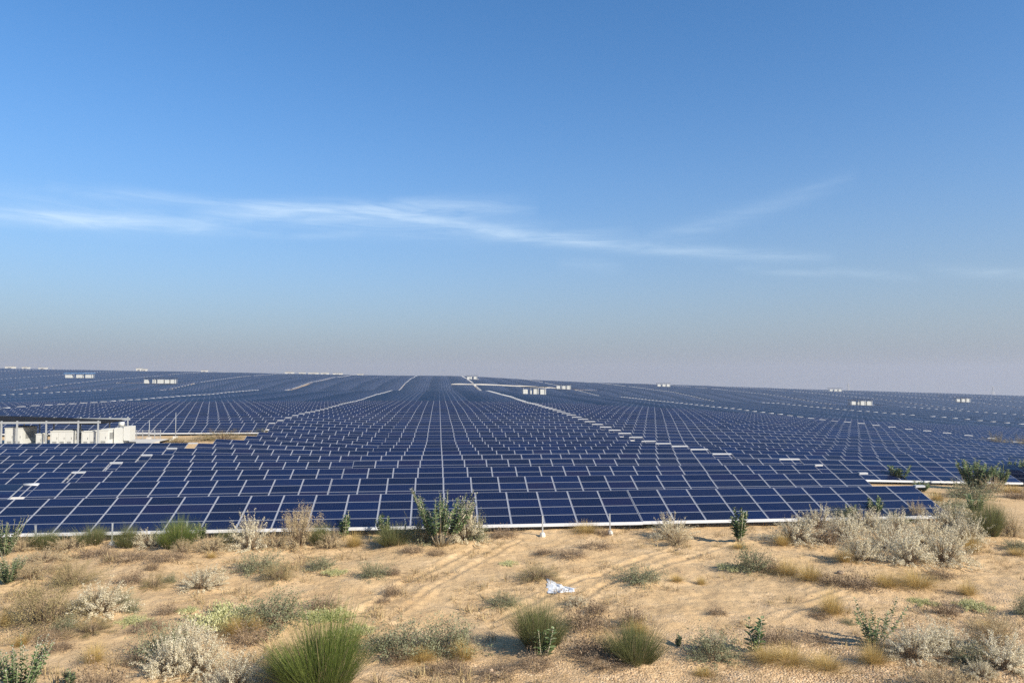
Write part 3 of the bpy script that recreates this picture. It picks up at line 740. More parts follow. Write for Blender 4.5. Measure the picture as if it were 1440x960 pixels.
PL = [  # kind, photo column, row of the foot, width, height, label
 ('milkthick', 6, 786, 52, 54, 'leafy green milkweed bush at the left edge, just below the solar panels'),
 ('milkthick', 12, 824, 58, 40, 'pale green milkweed bush at the left edge, in front of a taller one'),
 ('obroom', 60, 774, 50, 23, 'low green broom shrub beside the leftmost fence post'),
 ('tan', 96, 776, 42, 20, 'tan dry bush between two green shrubs under the panels at far left'),
 ('obroom', 130, 770, 46, 24, 'olive green shrub just left of the fence post standing clear'),
 ('obroom', 181, 772, 42, 26, 'olive shrub just right of the fence post standing clear'),
 ('white', 211, 771, 36, 22, 'small bleached bush between an olive shrub and a green broom'),
 ('broom', 250, 773, 62, 33, 'bright green broom shrub against the rail, left of a leafy plant'),
 ('tan', 258, 779, 28, 16, 'round straw coloured bush at the foot of the green broom shrub'),
 ('milk', 282, 763, 22, 26, 'short leafy plant right of the green broom shrub at the rail'),
 ('tan', 299, 777, 46, 22, 'wide tan bush in front of the short leafy plant by the rail'),
 ('obroom', 323, 771, 32, 22, 'small olive shrub left of the first tall bleached bush'),
 ('white', 352, 773, 44, 46, 'tall bleached bush by the rail, the left one of two alike'),
 ('tan', 386, 773, 36, 24, 'low tan bush between the two tall bleached bushes'),
 ('tan', 421, 771, 46, 48, 'tall bleached tan bush by the rail, the right one of two alike'),
 ('obroom', 449, 771, 36, 26, 'olive shrub right of the tall tan bush by the rail'),
 ('tan', 464, 773, 30, 26, 'tan bush in front of the dark leafy plant with five stems'),
 ('milk', 484, 756, 28, 36, 'dark green leafy plant reaching above the rail, left of a shorter one'),
 ('tuft', 498, 771, 32, 20, 'straw tuft right of the dark green leafy plant'),
 ('milk', 540, 759, 24, 34, 'dark leafy plant between the grass tuft and the big milkweed bush'),
 ('obroom', 553, 772, 56, 25, 'brownish olive shrub just left of the big milkweed bush'),
 ('milkbig', 620, 772, 106, 78, 'big milkweed bush with pale forked stems in front of the panels'),
 ('sage', 592, 770, 44, 36, 'grey green shrub behind the stems of the big milkweed bush'),
 ('white', 652, 766, 46, 52, 'bleached bush at the right shoulder of the big milkweed bush'),
 ('sage', 670, 766, 30, 36, 'grey green shrub at the right side of the bleached bush'),
 ('dead', 708, 757, 36, 12, 'brown dead shrub on the bare sand right of the big milkweed bush'),
 ('tuft', 825, 752, 42, 14, 'golden grass tuft between the two clear fence posts at the centre'),
 ('dead', 848, 755, 24, 9, 'dark dead shrub at the foot of the right one of two clear posts'),
 ('tuft', 855, 738, 16, 12, 'small straw tuft behind the right one of two clear posts'),
 ('sage', 908, 741, 34, 9, 'low green shrub in the shade under the rail'),
 ('white', 945, 757, 48, 30, 'grey white bush against the rail, centre right'),
 ('tan', 952, 769, 34, 26, 'pale tan bush in front of the grey white bush by the rail'),
 ('milk', 1040, 764, 38, 46, 'dark upright leafy plant with many stems standing alone by the rail'),
 ('tuft', 1041, 774, 26, 8, 'low straw tuft at the foot of the lone upright leafy plant'),
 ('sage', 1058, 806, 50, 34, 'grey green shrub on open sand below the lone upright leafy plant'),
 ('dead', 1084, 806, 34, 20, 'brown dead shrub right of the grey green shrub on open sand'),
 ('creeper', 1028, 803, 34, 9, 'pale creeper patch left of the grey green shrub on open sand'),
 # the bleached thicket on the right
 ('white', 1150, 743, 38, 30, 'round white bush at the top left of the pale thicket'),
 ('white', 1117, 762, 58, 32, 'white bush at the left end of the pale thicket'),
 ('dead', 1160, 764, 46, 26, 'brown twiggy shrub inside the left part of the pale thicket'),
 ('white', 1186, 761, 52, 34, 'white bush in the pale thicket below the green broom'),
 ('white', 1218, 747, 52, 28, 'white bush in the pale thicket below the two leafy plants'),
 ('white', 1212, 789, 48, 38, 'white bush at the lower edge of the pale thicket, left of two others'),
 ('white', 1250, 775, 56, 42, 'white bush in the very middle of the pale thicket'),
 ('white', 1276, 792, 58, 44, 'white bush at the lower edge of the pale thicket, in the middle'),
 ('white', 1262, 751, 44, 26, 'white bush in the upper middle of the pale thicket'),
 ('white', 1302, 768, 48, 40, 'white bush right of the middle of the pale thicket'),
 ('white', 1328, 791, 62, 46, 'white bush at the lower right corner of the pale thicket'),
 ('white', 1336, 750, 56, 36, 'white bush at the upper right of the pale thicket, beside green leaves'),
 ('white', 1360, 764, 48, 34, 'white bush at the right end of the pale thicket'),
 ('tan', 1288, 735, 24, 26, 'tall tan plume bush in front of the right end of the rail'),
 ('obroom', 1184, 737, 48, 22, 'green broom shrub above the pale thicket, in front of the rail'),
 ('milk', 1201, 736, 22, 30, 'left one of two leafy plants rising in front of the front panels'),
 ('milk', 1230, 734, 26, 38, 'right one of two leafy plants rising in front of the front panels'),
 ('broom', 1260, 737, 42, 20, 'green shrub at the rail between a leafy plant and a tan plume bush'),
 ('obroom', 1391, 756, 54, 46, 'green broom shrub at the right end of the pale thicket'),
 ('sage', 1328, 728, 50, 28, 'grey green shrub at the lower right corner of the front panels'),
 ('milk', 1372, 724, 32, 28, 'leafy plant behind the green shrub right of the front panels'),
 ('tan', 1422, 757, 34, 32, 'tan bush right of the green shrub at the end of the thicket'),
 ('tuft', 1100, 767, 28, 16, 'greenish straw tuft at the left foot of the pale thicket'),
 ('tuft', 1189, 791, 34, 19, 'golden grass tuft at the lower left foot of the pale thicket'),
 ('tuft', 1366, 776, 30, 24, 'golden grass tuft at the right foot of the pale thicket'),
 # beyond the corner of the front row
 ('milk', 1262, 680, 32, 28, 'leafy plant in front of the white rail of the right block'),
 ('milk', 1297, 691, 24, 15, 'small dark green plant beside the upper corner of the front panels'),
 ('milkdense', 1372, 688, 62, 44, 'dense green milkweed bush hiding the right block rail'),
 ('milkdense', 1406, 684, 32, 30, 'middle one of three green milkweed bushes at the right edge'),
 ('milkdense', 1430, 680, 34, 36, 'green milkweed bush at the right edge, right one of three'),
 ('sage', 1366, 699, 62, 25, 'round grey green shrub in front of the dense milkweed bush'),
 ('tan', 1397, 692, 26, 22, 'tan bush between the round grey green shrub and the sand'),
 ('tuft', 1422, 692, 44, 11, 'straw tuft below the milkweed bushes at the right edge'),
 ('tuft', 1238, 675, 44, 10, 'straw tuft under the left end of the right block rail'),
 ('sage', 1350, 712, 40, 8, 'flat grey green shrub on the sand right of the front panels'),
 ('dead', 1432, 700, 34, 14, 'brown dead shrub at the right edge below the milkweed bushes'),
 ('tuft', 1318, 704, 26, 13, 'straw tuft just right of the upper corner of the front panels'),
 # left middle ground
 ('olive', 104, 826, 54, 34, 'olive shrub on the left, between tan tufts and bare sand'),
 ('tan', 44, 820, 42, 22, 'tan bush between the pale milkweed bush and the olive shrub'),
 ('tan', 30, 778, 36, 22, 'tan bush under the rail at far left behind the milkweed'),
 ('dead', 62, 806, 34, 16, 'brown twiggy shrub behind the tan bush on the left'),
 ('tan', 62, 792, 52, 16, 'low tan bush between the rail and the twiggy shrub on the left'),
 ('dead', 134, 785, 44, 14, 'brown dead shrub below the clear fence post on the left'),
 ('dead', 184, 823, 36, 18, 'brown dead shrub right of the olive shrub on the left'),
 ('olive', 216, 827, 32, 19, 'dark olive shrub between a brown dead shrub and a whitish bush'),
 ('sage', 239, 818, 18, 13, 'very small grey shrub left of the whitish bush'),
 ('white', 284, 827, 50, 28, 'whitish bush with a dark centre on the sand at left'),
 ('dead', 213, 802, 20, 13, 'small round brown shrub on the upper sand at left'),
 ('tuft', 297, 785, 17, 9, 'lone small straw tuft on bare sand below the rail'),
 ('dead', 236, 790, 50, 12, 'flat brown dead shrub below the green broom by the rail'),
 ('dead', 178, 790, 56, 11, 'flat brown dead branches right below the clear left post'),
 ('sage', 366, 803, 58, 26, 'blue green low shrub below the tall bleached bushes'),
 ('olive', 392, 816, 44, 22, 'olive shrub joined to the blue green low shrub'),
 ('sage', 452, 801, 40, 17, 'low grey shrub above a small green creeper'),
 ('creeper', 470, 808, 30, 6, 'small green creeper patch left of a sage shrub at centre left'),
 ('sage', 525, 813, 44, 21, 'grey green shrub with a small brown one at its right'),
 ('dead', 553, 812, 22, 11, 'small brown shrub touching the grey green shrub at centre left'),
 ('dead', 552, 837, 26, 17, 'lone brown dead shrub beside the vehicle ruts'),
 ('dead', 540, 846, 20, 8, 'flat dark dead shrub just below the lone brown one'),
 ('dead', 580, 781, 34, 8, 'flat brown dead shrub below the big milkweed bush, left one'),
 ('dead', 614, 783, 26, 8, 'flat brown dead shrub below the big milkweed bush, right one'),
 ('olive', 66, 880, 96, 54, 'big round tan olive bush on the left'),
 ('white', 138, 868, 68, 42, 'whitish bush with dark gaps right of the big round bush'),
 ('sage', 172, 852, 26, 22, 'small green shrub at the right end of the whitish bush'),
 ('sage', 185, 862, 24, 18, 'grey olive shrub on the sand right of the whitish bush'),
 ('tuft', 8, 884, 24, 26, 'golden tuft at the left edge beside the big round bush'),
 ('sage', 90, 891, 32, 18, 'blue green shrub below the big round bush'),
 ('dead', 74, 902, 44, 16, 'brown dead shrub below the blue green shrub on the left'),
 ('creeper', 185, 880, 44, 14, 'pale creeper patch in the left foreground among brown twigs'),
 ('dead', 234, 866, 34, 17, 'dark twiggy shrub left of a short pale creeper'),
 ('creeper', 262, 861, 26, 12, 'short pale creeper right of the dark twiggy shrub'),
 ('dead', 207, 890, 48, 13, 'brown dead shrub right of the pale creeper in the left foreground'),
 ('creeper', 308, 880, 92, 26, 'wide pale yellow creeper above the bleached bushes on the left'),
 ('olive', 128, 893, 50, 20, 'straw coloured shrub left of the pale creeper in the left foreground'),
 ('sage', 226, 926, 60, 46, 'dark grey green shrub behind the bleached bushes bottom left'),
 ('white', 262, 912, 46, 34, 'bleached bush at the top of the group bottom left'),
 ('white', 240, 950, 66, 50, 'bleached bush at the left of the group bottom left'),
 ('white', 282, 952, 62, 54, 'bleached bush in the middle of the group bottom left'),
 ('white', 330, 976, 72, 44, 'bleached bush cut by the lower edge right of the group bottom left'),
 ('tuft', 330, 897, 38, 24, 'golden tuft right below the wide pale creeper'),
 ('tuft', 358, 893, 30, 20, 'straw tuft right of the golden tuft below the wide creeper'),
 ('dead', 140, 978, 66, 42, 'dark brown bush cut by the lower edge at left'),
 ('milkthick', 26, 990, 100, 92, 'pale green milkweed bush in the bottom left corner'),
 ('milk', 98, 966, 26, 26, 'small green plant right of the milkweed in the bottom left corner'),
 ('tuft', 132, 934, 38, 26, 'sparse golden stalks on sand in the left foreground'),
 ('tuft', 30, 905, 26, 16, 'small straw tuft above the bottom left milkweed'),
 ('dead', 84, 915, 34, 11, 'small brown dead shrub above the dark bush in the left foreground'),
 ('dead', 185, 935, 30, 14, 'brown shrub left of the bleached group in the foreground'),
 # centre foreground
 ('sage', 384, 880, 92, 40, 'wide blue grey shrub behind the big green broom'),
 ('dead', 352, 905, 56, 22, 'brown scrub left of the big green broom'),
 ('creeper', 462, 876, 60, 26, 'whitish creeper tangle above the big green broom'),
 ('creeper', 500, 890, 44, 18, 'yellowish creeper patch right above the big green broom'),
 ('dead', 455, 858, 46, 18, 'grey brown dead shrub behind the whitish creeper tangle'),
 ('broom', 456, 982, 140, 90, 'big bright green broom bush at the bottom edge'),
 ('olive', 395, 975, 66, 46, 'straw olive scrub at the left foot of the big green broom'),
 ('sage', 556, 917, 82, 40, 'grey green scrub right of the big green broom'),
 ('sage', 626, 912, 78, 48, 'grey green scrub left of the yellow tuft'),
 ('tuft', 652, 927, 40, 26, 'bright yellow grass tuft at the centre of the foreground'),
 ('tuft', 595, 928, 44, 18, 'tan tuft under the grey green scrub in the foreground'),
 ('dead', 560, 932, 36, 16, 'dark brown scrub under the grey green scrub in the foreground'),
 ('dead', 632, 946, 62, 12, 'flat brown twigs on gravel below the yellow tuft'),
 ('dead', 700, 952, 60, 12, 'flat brown twigs on gravel right of the ones below the yellow tuft'),
 ('sage', 706, 850, 44, 15, 'low sparse sage shrub on bare sand at the centre'),
 ('creeper', 716, 795, 24, 10, 'small pale creeper on sand above the centre'),
 ('dead', 766, 781, 28, 8, 'flat brown dead shrub below the left one of two clear posts'),
 ('dead', 802, 788, 44, 9, 'sparse flat brown twigs below the golden tuft by the posts'),
 ('dead', 838, 775, 46, 10, 'flat brown twigs below the right one of two clear posts'),
 ('olive', 756, 818, 52, 16, 'straw olive tuft beside the white plastic sheet'),
 ('sage', 902, 823, 62, 19, 'low grey sage shrub alone on the sand right of the plastic sheet'),
 ('tuft', 952, 820, 24, 9, 'reddish straw tuft right of the low grey sage shrub'),
 ('tuft', 986, 821, 17, 12, 'small round golden tuft on bare sand, centre right'),
 ('white', 812, 851, 28, 14, 'small whitish bush below the white plastic sheet'),
 ('dead', 840, 860, 28, 15, 'small dark dead shrub below the white plastic sheet'),
 ('dead', 820, 884, 64, 30, 'wide dark dead shrub right of a green broom in the foreground'),
 ('dead', 889, 881, 38, 30, 'round dark dead shrub above a yellow tuft in the foreground'),
 ('obroom', 758, 914, 88, 54, 'grey green broom bush with a yellow stalk in the centre foreground'),
 ('milkthin', 765, 928, 26, 42, 'thin yellow green plant in front of the centre broom bush'),
 ('obroom', 892, 935, 80, 46, 'grey green broom bush in the foreground right of centre'),
 ('tuft', 898, 896, 34, 18, 'golden tuft behind the broom bush right of centre'),
 ('dead', 832, 926, 66, 30, 'brown scrub between the two foreground broom bushes'),
 ('dead', 850, 941, 62, 13, 'flat dark twigs below the scrub between the foreground brooms'),
 ('dead', 752, 942, 54, 15, 'brown twigs below the centre broom bush'),
 ('milkthin', 1062, 920, 26, 54, 'slim upright milkweed plant alone in the right foreground'),
 ('sage', 1005, 926, 66, 36, 'sparse grey shrub left of the slim milkweed plant'),
 ('white', 1000, 918, 30, 24, 'small bleached bush inside the sparse grey shrub'),
 ('tuft', 1078, 934, 46, 21, 'golden tuft at the foot of the slim milkweed plant'),
 ('tuft', 990, 948, 30, 12, 'low straw tuft on gravel below the sparse grey shrub'),
 ('milk', 954, 910, 17, 17, 'tiny green plant left of the sparse grey shrub'),
 ('dead', 1010, 868, 26, 10, 'small dead shrub on the bare sand above the slim milkweed'),
 # right foreground
 ('tuft', 1170, 866, 44, 30, 'golden brown tussock left of the wide milkweed plant'),
 ('dead', 1153, 870, 26, 10, 'flat brown twigs at the foot of the golden brown tussock'),
 ('tuft', 1246, 827, 50, 19, 'pale golden tussock above the wide milkweed plant'),
 ('dead', 1206, 830, 46, 24, 'brown scrub left of the pale golden tussock'),
 ('tuft', 1290, 826, 62, 21, 'tan tussock right of the pale golden one'),
 ('tuft', 1361, 837, 32, 20, 'bright golden tussock at the edge of the bare sand on the right'),
 ('dead', 1322, 812, 36, 12, 'dark twigs behind the tan tussock on the right'),
 ('tuft', 1140, 820, 44, 22, 'olive straw tussock below the left end of the thicket'),
 ('tuft', 1108, 812, 40, 22, 'straw tussock left of the olive one below the thicket'),
 ('dead', 1172, 826, 40, 14, 'grey dead branches right of the olive straw tussock'),
 ('dead', 1331, 862, 36, 24, 'round brown dead shrub left of a pale creeper on the right'),
 ('creeper', 1366, 855, 46, 12, 'pale creeper patch right of the round brown dead shrub'),
 ('creeper', 1298, 848, 34, 8, 'dark green creeper patch left of the round brown dead shrub'),
 ('milkopen', 1230, 911, 78, 62, 'wide milkweed plant with open leafy stems in the right foreground'),
 ('tuft', 1229, 934, 46, 28, 'yellow green tussock at the foot of the wide milkweed plant'),
 ('white', 1284, 930, 64, 42, 'grey bleached bush right of the yellow green tussock'),
 ('white', 1328, 922, 58, 44, 'grey bleached bush in the middle of the bottom right group'),
 ('tan', 1398, 912, 60, 42, 'tan grey bush at the top of the bottom right group'),
 ('white', 1408, 946, 72, 46, 'bleached bush at the right edge of the bottom right group'),
 ('sage', 1366, 942, 46, 32, 'dark grey shrub inside the bottom right group'),
 ('white', 1378, 958, 40, 22, 'small bleached bush at the foot of the bottom right group'),
 ('tan', 1330, 980, 90, 36, 'grey tan bush cut by the lower edge at right'),
 ('tuft', 1110, 936, 62, 21, 'pale yellow tussock on gravel, left one of a pair'),
 ('tuft', 1160, 942, 56, 19, 'pale yellow tussock on gravel, right one of a pair'),
 ('dead', 1096, 908, 46, 20, 'grey dead twigs right of the slim milkweed plant'),
 ('dead', 1142, 902, 50, 11, 'flat dead twigs between the slim and the wide milkweed'),
 ('sage', 1444, 868, 34, 32, 'dark shrub at the right edge casting a long shadow'),
 ('sage', 1192, 878, 20, 9, 'tiny grey plant below the golden brown tussock'),
 ('tuft', 1388, 886, 34, 14, 'low straw tuft above the bottom right group'),
 ('sage', 1432, 772, 34, 12, 'low grey shrub on the sand right of the thicket'),
 ('tuft', 1430, 780, 26, 10, 'low straw tuft right of the thicket near the right edge'),
]
for a in PL: plant(*a)
for (m, name, cat, x, y, s, rz, label, group, w) in pend:
    if y < 44.6 and w > .7: MOUNDS.append((x, y, w * .55, min(.22, w * .07)))
for (m, name, cat, x, y, s, rz, label, group, w) in pend:
    loc = (x, y, gz(x, y) - .02)
    if len(m) == 1:
        o = link(name, m[''], None, loc, (0, 0, rz), s)
    else:
        o = empty(name, loc, (0, 0, rz), s)
        for part, me in m.items(): link(part, me, o)
    tag(o, label, cat, group)

# ------------------------------------------------------------------ ground sheet
def axis(parts):
    out = [parts[0][0]]
    for a, b, st in parts:
        n = max(1, int(round((b - a) / st))); out += list(np.linspace(a, b, n + 1)[1:])
    return np.array(out)
gx = axis([(-2300, -600, 100), (-600, -120, 12), (-120, -40, 3), (-40, -24, .6), (-24, 34, .105), (34, 60, 1.0), (60, 240, 6), (240, 900, 15), (900, 2300, 100)])
gy = axis([(-40, 12, 4), (12, 20, .5), (20, 47.5, .085), (47.5, 60, .5), (60, 130, 2.0), (130, 600, 6), (600, 1300, 14), (1300, 3000, 100)])
GX, GY = np.meshgrid(gx, gy)
H = terrain(GX, GY)
nearm = (GY > 10) & (GY < 61) & (GX > -45) & (GX < 62)
hx, hy = GX[nearm], GY[nearm]
ff = 1 - sstep(hy, 47, 50)
hh = micro(hx, hy) + ff * rut_depth(hx, hy)
H[nearm] += hh
nx, ny = len(gx), len(gy)
idx = (np.arange(ny - 1)[:, None] * nx + np.arange(nx - 1)[None, :]).ravel()
quads = np.stack([idx, idx + 1, idx + nx + 1, idx + nx], 1)
me = np_mesh('ground', np.stack([GX.ravel(), GY.ravel(), H.ravel()], 1), quads, [M['sand']], smooth=True)
tag(link('ground', me), 'tan desert sand with vehicle ruts running to the horizon', 'ground', None, 'structure')

# loose litter of straw and twigs, and gravel: nobody could count it
def scatter(n, seed, x0, x1, y0, y1, thr):
    g = np.random.default_rng(seed)
    x = g.uniform(x0, x1, n); y = y0 + (y1 - y0) * g.random(n) ** 1.3
    k = vnoise(x / 2.3 + 40, y / 1.9) + .5 * vnoise(x / .8, y / .8) > thr
    x, y = x[k], y[k]
    return x, y, terrain(x, y) + micro(x, y) + rut_depth(x, y) * (1 - sstep(y, 47, 50)), g
x, y, z, g = scatter(20000, 1, -30, 38, 21, 46, .08)
L = g.uniform(.05, .28, len(x)); a = g.uniform(0, 6.28, len(x)); el = g.uniform(0, .9, len(x)); w = g.uniform(.006, .016, len(x))
d = np.stack([np.cos(a) * np.cos(el), np.sin(a) * np.cos(el), np.sin(el)], 1) * L[:, None]
s = np.stack([-np.sin(a), np.cos(a), .5 + 0 * a], 1) * w[:, None]
P = np.stack([x, y, z + .004], 1)
V = np.stack([P - s / 2, P + s / 2, P + d + s / 4, P + d - s / 4], 1).reshape(-1, 3)
me = np_mesh('straw_litter', V, (np.arange(len(x)) * 4)[:, None] + np.array([0, 1, 2, 3]), [foliage('litter', [(0, (.14, .09, .05)), (.5, (.34, .24, .13)), (1, (.62, .5, .3))], .9, 0)])
tag(link('straw_litter', me), 'loose straw and broken twigs strewn over the sand', 'litter', None, 'stuff')
# little grass sprigs
x, y, z, g = scatter(11000, 2, -30, 38, 21, 46, .11)
VV = []; QQ = []; off = 0
protos = [blades(16, .06, .16, .4, 1.3, .009, .3, 300 + k)[:2] for k in range(6)]
for i in range(len(x)):
    v, q = protos[i % 6]; sc = .45 + 1.9 * g.random() ** 2.2 * (1.25 if x[i] < 2 else .9); an = g.uniform(0, 6.28); c, s_ = math.cos(an), math.sin(an)
    VV.append(np.stack([(v[:, 0] * c - v[:, 1] * s_) * sc * 1.4 + x[i], (v[:, 0] * s_ + v[:, 1] * c) * sc * 1.4 + y[i], v[:, 2] * sc + z[i]], 1)); QQ.append(q + off); off += len(v)
me = np_mesh('dry_grass', np.concatenate(VV), np.concatenate(QQ), [foliage('sprigs', [(0, (.2, .13, .07)), (.5, (.42, .31, .15)), (1, (.58, .47, .26))], .9, .2)])
tag(link('dry_grass', me), 'tiny dry grass sprigs dotted over the sand', 'grass', None, 'stuff')
# gravel
g = np.random.default_rng(8)
oct_v = np.array([(1, 0, 0), (0, 1, 0), (-1, 0, 0), (0, -1, 0), (.5, .5, .75), (-.5, .5, .7), (-.5, -.5, .75), (.5, -.5, .65)], dtype=float)
oct_q = np.array([(4, 5, 6, 7), (0, 1, 5, 4), (1, 2, 6, 5), (2, 3, 7, 6), (3, 0, 4, 7)])
x = g.uniform(-26, 34, 9000); y = 21 + 20 * g.random(9000) ** 2.2
k = (vnoise(x / 3.1 + 9, y / 2.2) + .04 * (29 - y) > -.15); x, y = x[k], y[k]
z = terrain(x, y) + micro(x, y) + rut_depth(x, y)
sz = .014 + .03 * g.random(len(x)) ** 3
V = (oct_v[None] * (1 + .25 * g.normal(0, 1, (len(x), 8, 1))) * (sz[:, None, None] * np.array([1.2, 1, .75]))) 
an = g.uniform(0, 6.28, len(x)); c, s_ = np.cos(an)[:, None], np.sin(an)[:, None]
V = np.stack([V[..., 0] * c - V[..., 1] * s_ + x[:, None], V[..., 0] * s_ + V[..., 1] * c + y[:, None], V[..., 2] + z[:, None] - .003], 2)
me = np_mesh('gravel', V.reshape(-1, 3), ((np.arange(len(x)) * 8)[:, None, None] + oct_q[None]).reshape(-1, 4), [foliage('pebbles', [(0, (.22, .125, .075)), (.5, (.42, .28, .17)), (1, (.66, .54, .4))], .9, 0)])
tag(link('gravel', me), 'small brown and pale pebbles on the sand close by', 'gravel', None, 'stuff')

# ------------------------------------------------------------------ fence posts, plastic sheet
mbp = MB(); mbp.box(-.035, .035, -.035, .035, 0, 1.2); mbp.box(-.05, .05, -.05, .05, 1.2, 1.225)
ME_POST = mbp.mesh('post', [M['steel']])
mbf = MB()
for k in range(10):
    pass
pts = [(0, 0, -.1), (0, 0, .1), (0, 0, .2), (0, 0, .24)]
mbf.tube(pts, [.19, .17, .13, .06], 9)
ME_FOOT = mbf.mesh('footing', [M['concrete']])
POSTS = [(51.5, 768, 'leftmost grey fence post, mostly behind a green broom shrub'), (158, 770, 'grey fence post between two olive shrubs, under the panels at left'),
         (263, 773, 'grey fence post hidden in the bright green broom shrub'), (571, 762, 'grey fence post just left of the big milkweed bush'),
         (763, 756, 'bare grey fence post with concrete footing, left one of two at the centre'), (858, 754, 'bare grey fence post with concrete footing, right one of two at the centre')]
x0, y0, _ = at(763, 756)
for px, py, lab in POSTS:
    x, y, _ = at(px, py)
    y = y0
    d = ray(px, 740); x = d.x / d.y * y
    r = empty('fence_post', (x, y, gz(x, y)), (R(random.uniform(-2, 2)), R(random.uniform(-3, 3)), random.uniform(-.2, .2)))
    tag(r, lab, 'fence post', 'fence posts along the front of the panels')
    link('post', ME_POST, r); link('footing', ME_FOOT, r)

# crumpled plastic sheet
x, y, t = at(788, 829)
n = 44; g = np.random.default_rng(77)
uu, vv = np.meshgrid(np.linspace(-1, 1, n), np.linspace(-1, 1, n))
px_ = .56 * uu + .28 * vv * .4 + .06 * vnoise(uu * 4 + 3, vv * 4); py_ = (.55 - .25 * uu) * vv - .38 * uu + .1 * vnoise(uu * 3, vv * 3 + 9)
edge = 1 - np.maximum(np.abs(uu), np.abs(vv)) ** 4
pz = (.12 * np.abs(vnoise(uu * 2.6, vv * 2.4 + 2)) + .06 * np.abs(vnoise(uu * 6, vv * 5)) + .02) * (.25 + .75 * edge) + .05 * np.exp(-((uu + .7) ** 2 + (vv - .5) ** 2) * 6)
zb = np.array([[gz(x + a, y + b) for a, b in zip(ra, rb)] for ra, rb in zip(px_, py_)])
idx = (np.arange(n - 1)[:, None] * n + np.arange(n - 1)[None, :]).ravel()
me = np_mesh('plastic_sheet', np.stack([px_.ravel(), py_.ravel(), (zb - gz(x, y) + pz * .65).ravel()], 1), np.stack([idx, idx + 1, idx + n + 1, idx + n], 1), [M['plastic']], smooth=True)
o = link('plastic_sheet', me, None, (x, y, gz(x, y)))
md = o.modifiers.new('thickness', 'SOLIDIFY'); md.thickness = .006
tag(o, 'crumpled white plastic sheet lying on the bare sand', 'plastic sheet')

# stones
def stone_mesh(seed):
    g = np.random.default_rng(seed); n, m = 8, 6; v = []; q = []
    for j in range(m):
        th = math.pi * (j + .5) / m
        for i in range(n):
            r = 1 + .22 * g.normal(); v.append((r * math.sin(th) * math.cos(6.283 * i / n), r * math.sin(th) * math.sin(6.283 * i / n) * .8, .6 * math.cos(th)))
    for j in range(m - 1):
        for i in range(n): q.append((j * n + i, (j + 1) * n + i, (j + 1) * n + (i + 1) % n, j * n + (i + 1) % n))
    return np_mesh('stone', np.array(v), np.array(q), [M['stone']])
SM = [stone_mesh(s) for s in (1, 2, 3)]
for k, (px, py, r, lab) in enumerate([(1182, 806, .2, 'dark stone among dead twigs below the pale thicket'), (690, 948, .12, 'brown stone on the gravel at the bottom centre'),
                                      (600, 939, .1, 'small brown stone under the foreground scrub'), (265, 835, .06, 'small dark stone below the whitish bush on the left'),
                                      (955, 776, .12, 'dark stone below the pale tan bush by the rail')]):
    x, y, _ = at(px, py)
    tag(link('stone', SM[k % 3], None, (x, y, gz(x, y) + r * .2), (0, 0, k), (r, r, r)), lab, 'stone')

# ------------------------------------------------------------------ inverter compound on the left
YC = 109.0
def wx(px, y):            # world x of a photo column at world depth y
    d = ray(px, 600); return d.x / d.y * y
zc = float(terrain(-55, YC)) + .25
padx0, padx1 = -86.0, wx(190, YC - 4)
pad = MB(); pad.box(padx0, padx1, YC - 5.5, YC + 9, -1.2, 0)
o = link('concrete_pad', pad.mesh('concrete_pad', [M['concrete']]), None, (0, 0, zc)); tag(o, 'pale concrete pad under the white inverter cabinets', 'pad', None, 'structure')
drv = MB(); drv.box(padx1 + .0, wx(238, YC + 9), YC + 5, YC + 11, -1.2, -.06)
o = link('concrete_path', drv.mesh('concrete_path', [M['concrete']]), None, (0, 0, zc)); tag(o, 'pale concrete track leading right from the inverter pad', 'path', None, 'structure')
def cabinet_meshes(w, d, h, kind):
    body = MB(); body.box(-w / 2, w / 2, -d / 2, d / 2, .18, h); body.box(-w / 2 + .08, w / 2 - .08, -d / 2 + .08, d / 2 - .08, 0, .18, 1)
    body.box(-w / 2 - .05, w / 2 + .05, -d / 2 - .05, d / 2 + .05, h, h + .09)
    body.box(-w / 2 + .2, w / 2 - .2, -d / 2 + .2, d / 2 - .2, h + .09, h + .16)
    out = {'body': body.mesh('body', [M['white'], M['vent']])}
    nd = max(1, int(round(w / 1.15))); dw = (w - .2) / nd; dm = MB(); dm.box(-dw / 2 + .04, dw / 2 - .04, -.03, 0, .3, h - .2)
    out['door'] = dm.mesh('door', [M['white']]); out['doors'] = [-w / 2 + .1 + dw * (k + .5) for k in range(nd)]
    hm = MB(); hm.box(dw / 2 - .16, dw / 2 - .12, -.07, -.03, h * .5, h * .5 + .28); out['handle'] = hm.mesh('handle', [M['vent']])
    lv = MB()
    for k in range(6): lv.box(-dw * .3, dw * .3, -.045, -.03, h * .18 + k * .07, h * .18 + k * .07 + .04)
    out['louvre'] = lv.mesh('louvre', [M['vent']])
    sv = MB()
    for k in range(9): sv.box(0, .03, -d * .3, d * .3, h * .45 + k * .1, h * .45 + k * .1 + .06)
    out['side_vent'] = sv.mesh('side_vent', [M['vent']]); out['w'] = w; out['d'] = d
    return out
def cabinet(x, y, z, w, d, h, label, group, full=True):
    K = cabinet_meshes(w, d, h, 0)
    r = empty('inverter_cabinet', (x, y, z)); tag(r, label, 'inverter cabinet', group)
    link('body', K['body'], r)
    for dx in K['doors']:
        dd = link('door', K['door'], r, (dx, -d / 2 - .002, 0))
        if full: link('handle', K['handle'], dd); link('louvre', K['louvre'], dd)
    if full: link('side_vent', K['side_vent'], r, (w / 2 + .002, 0, 0))
    return r
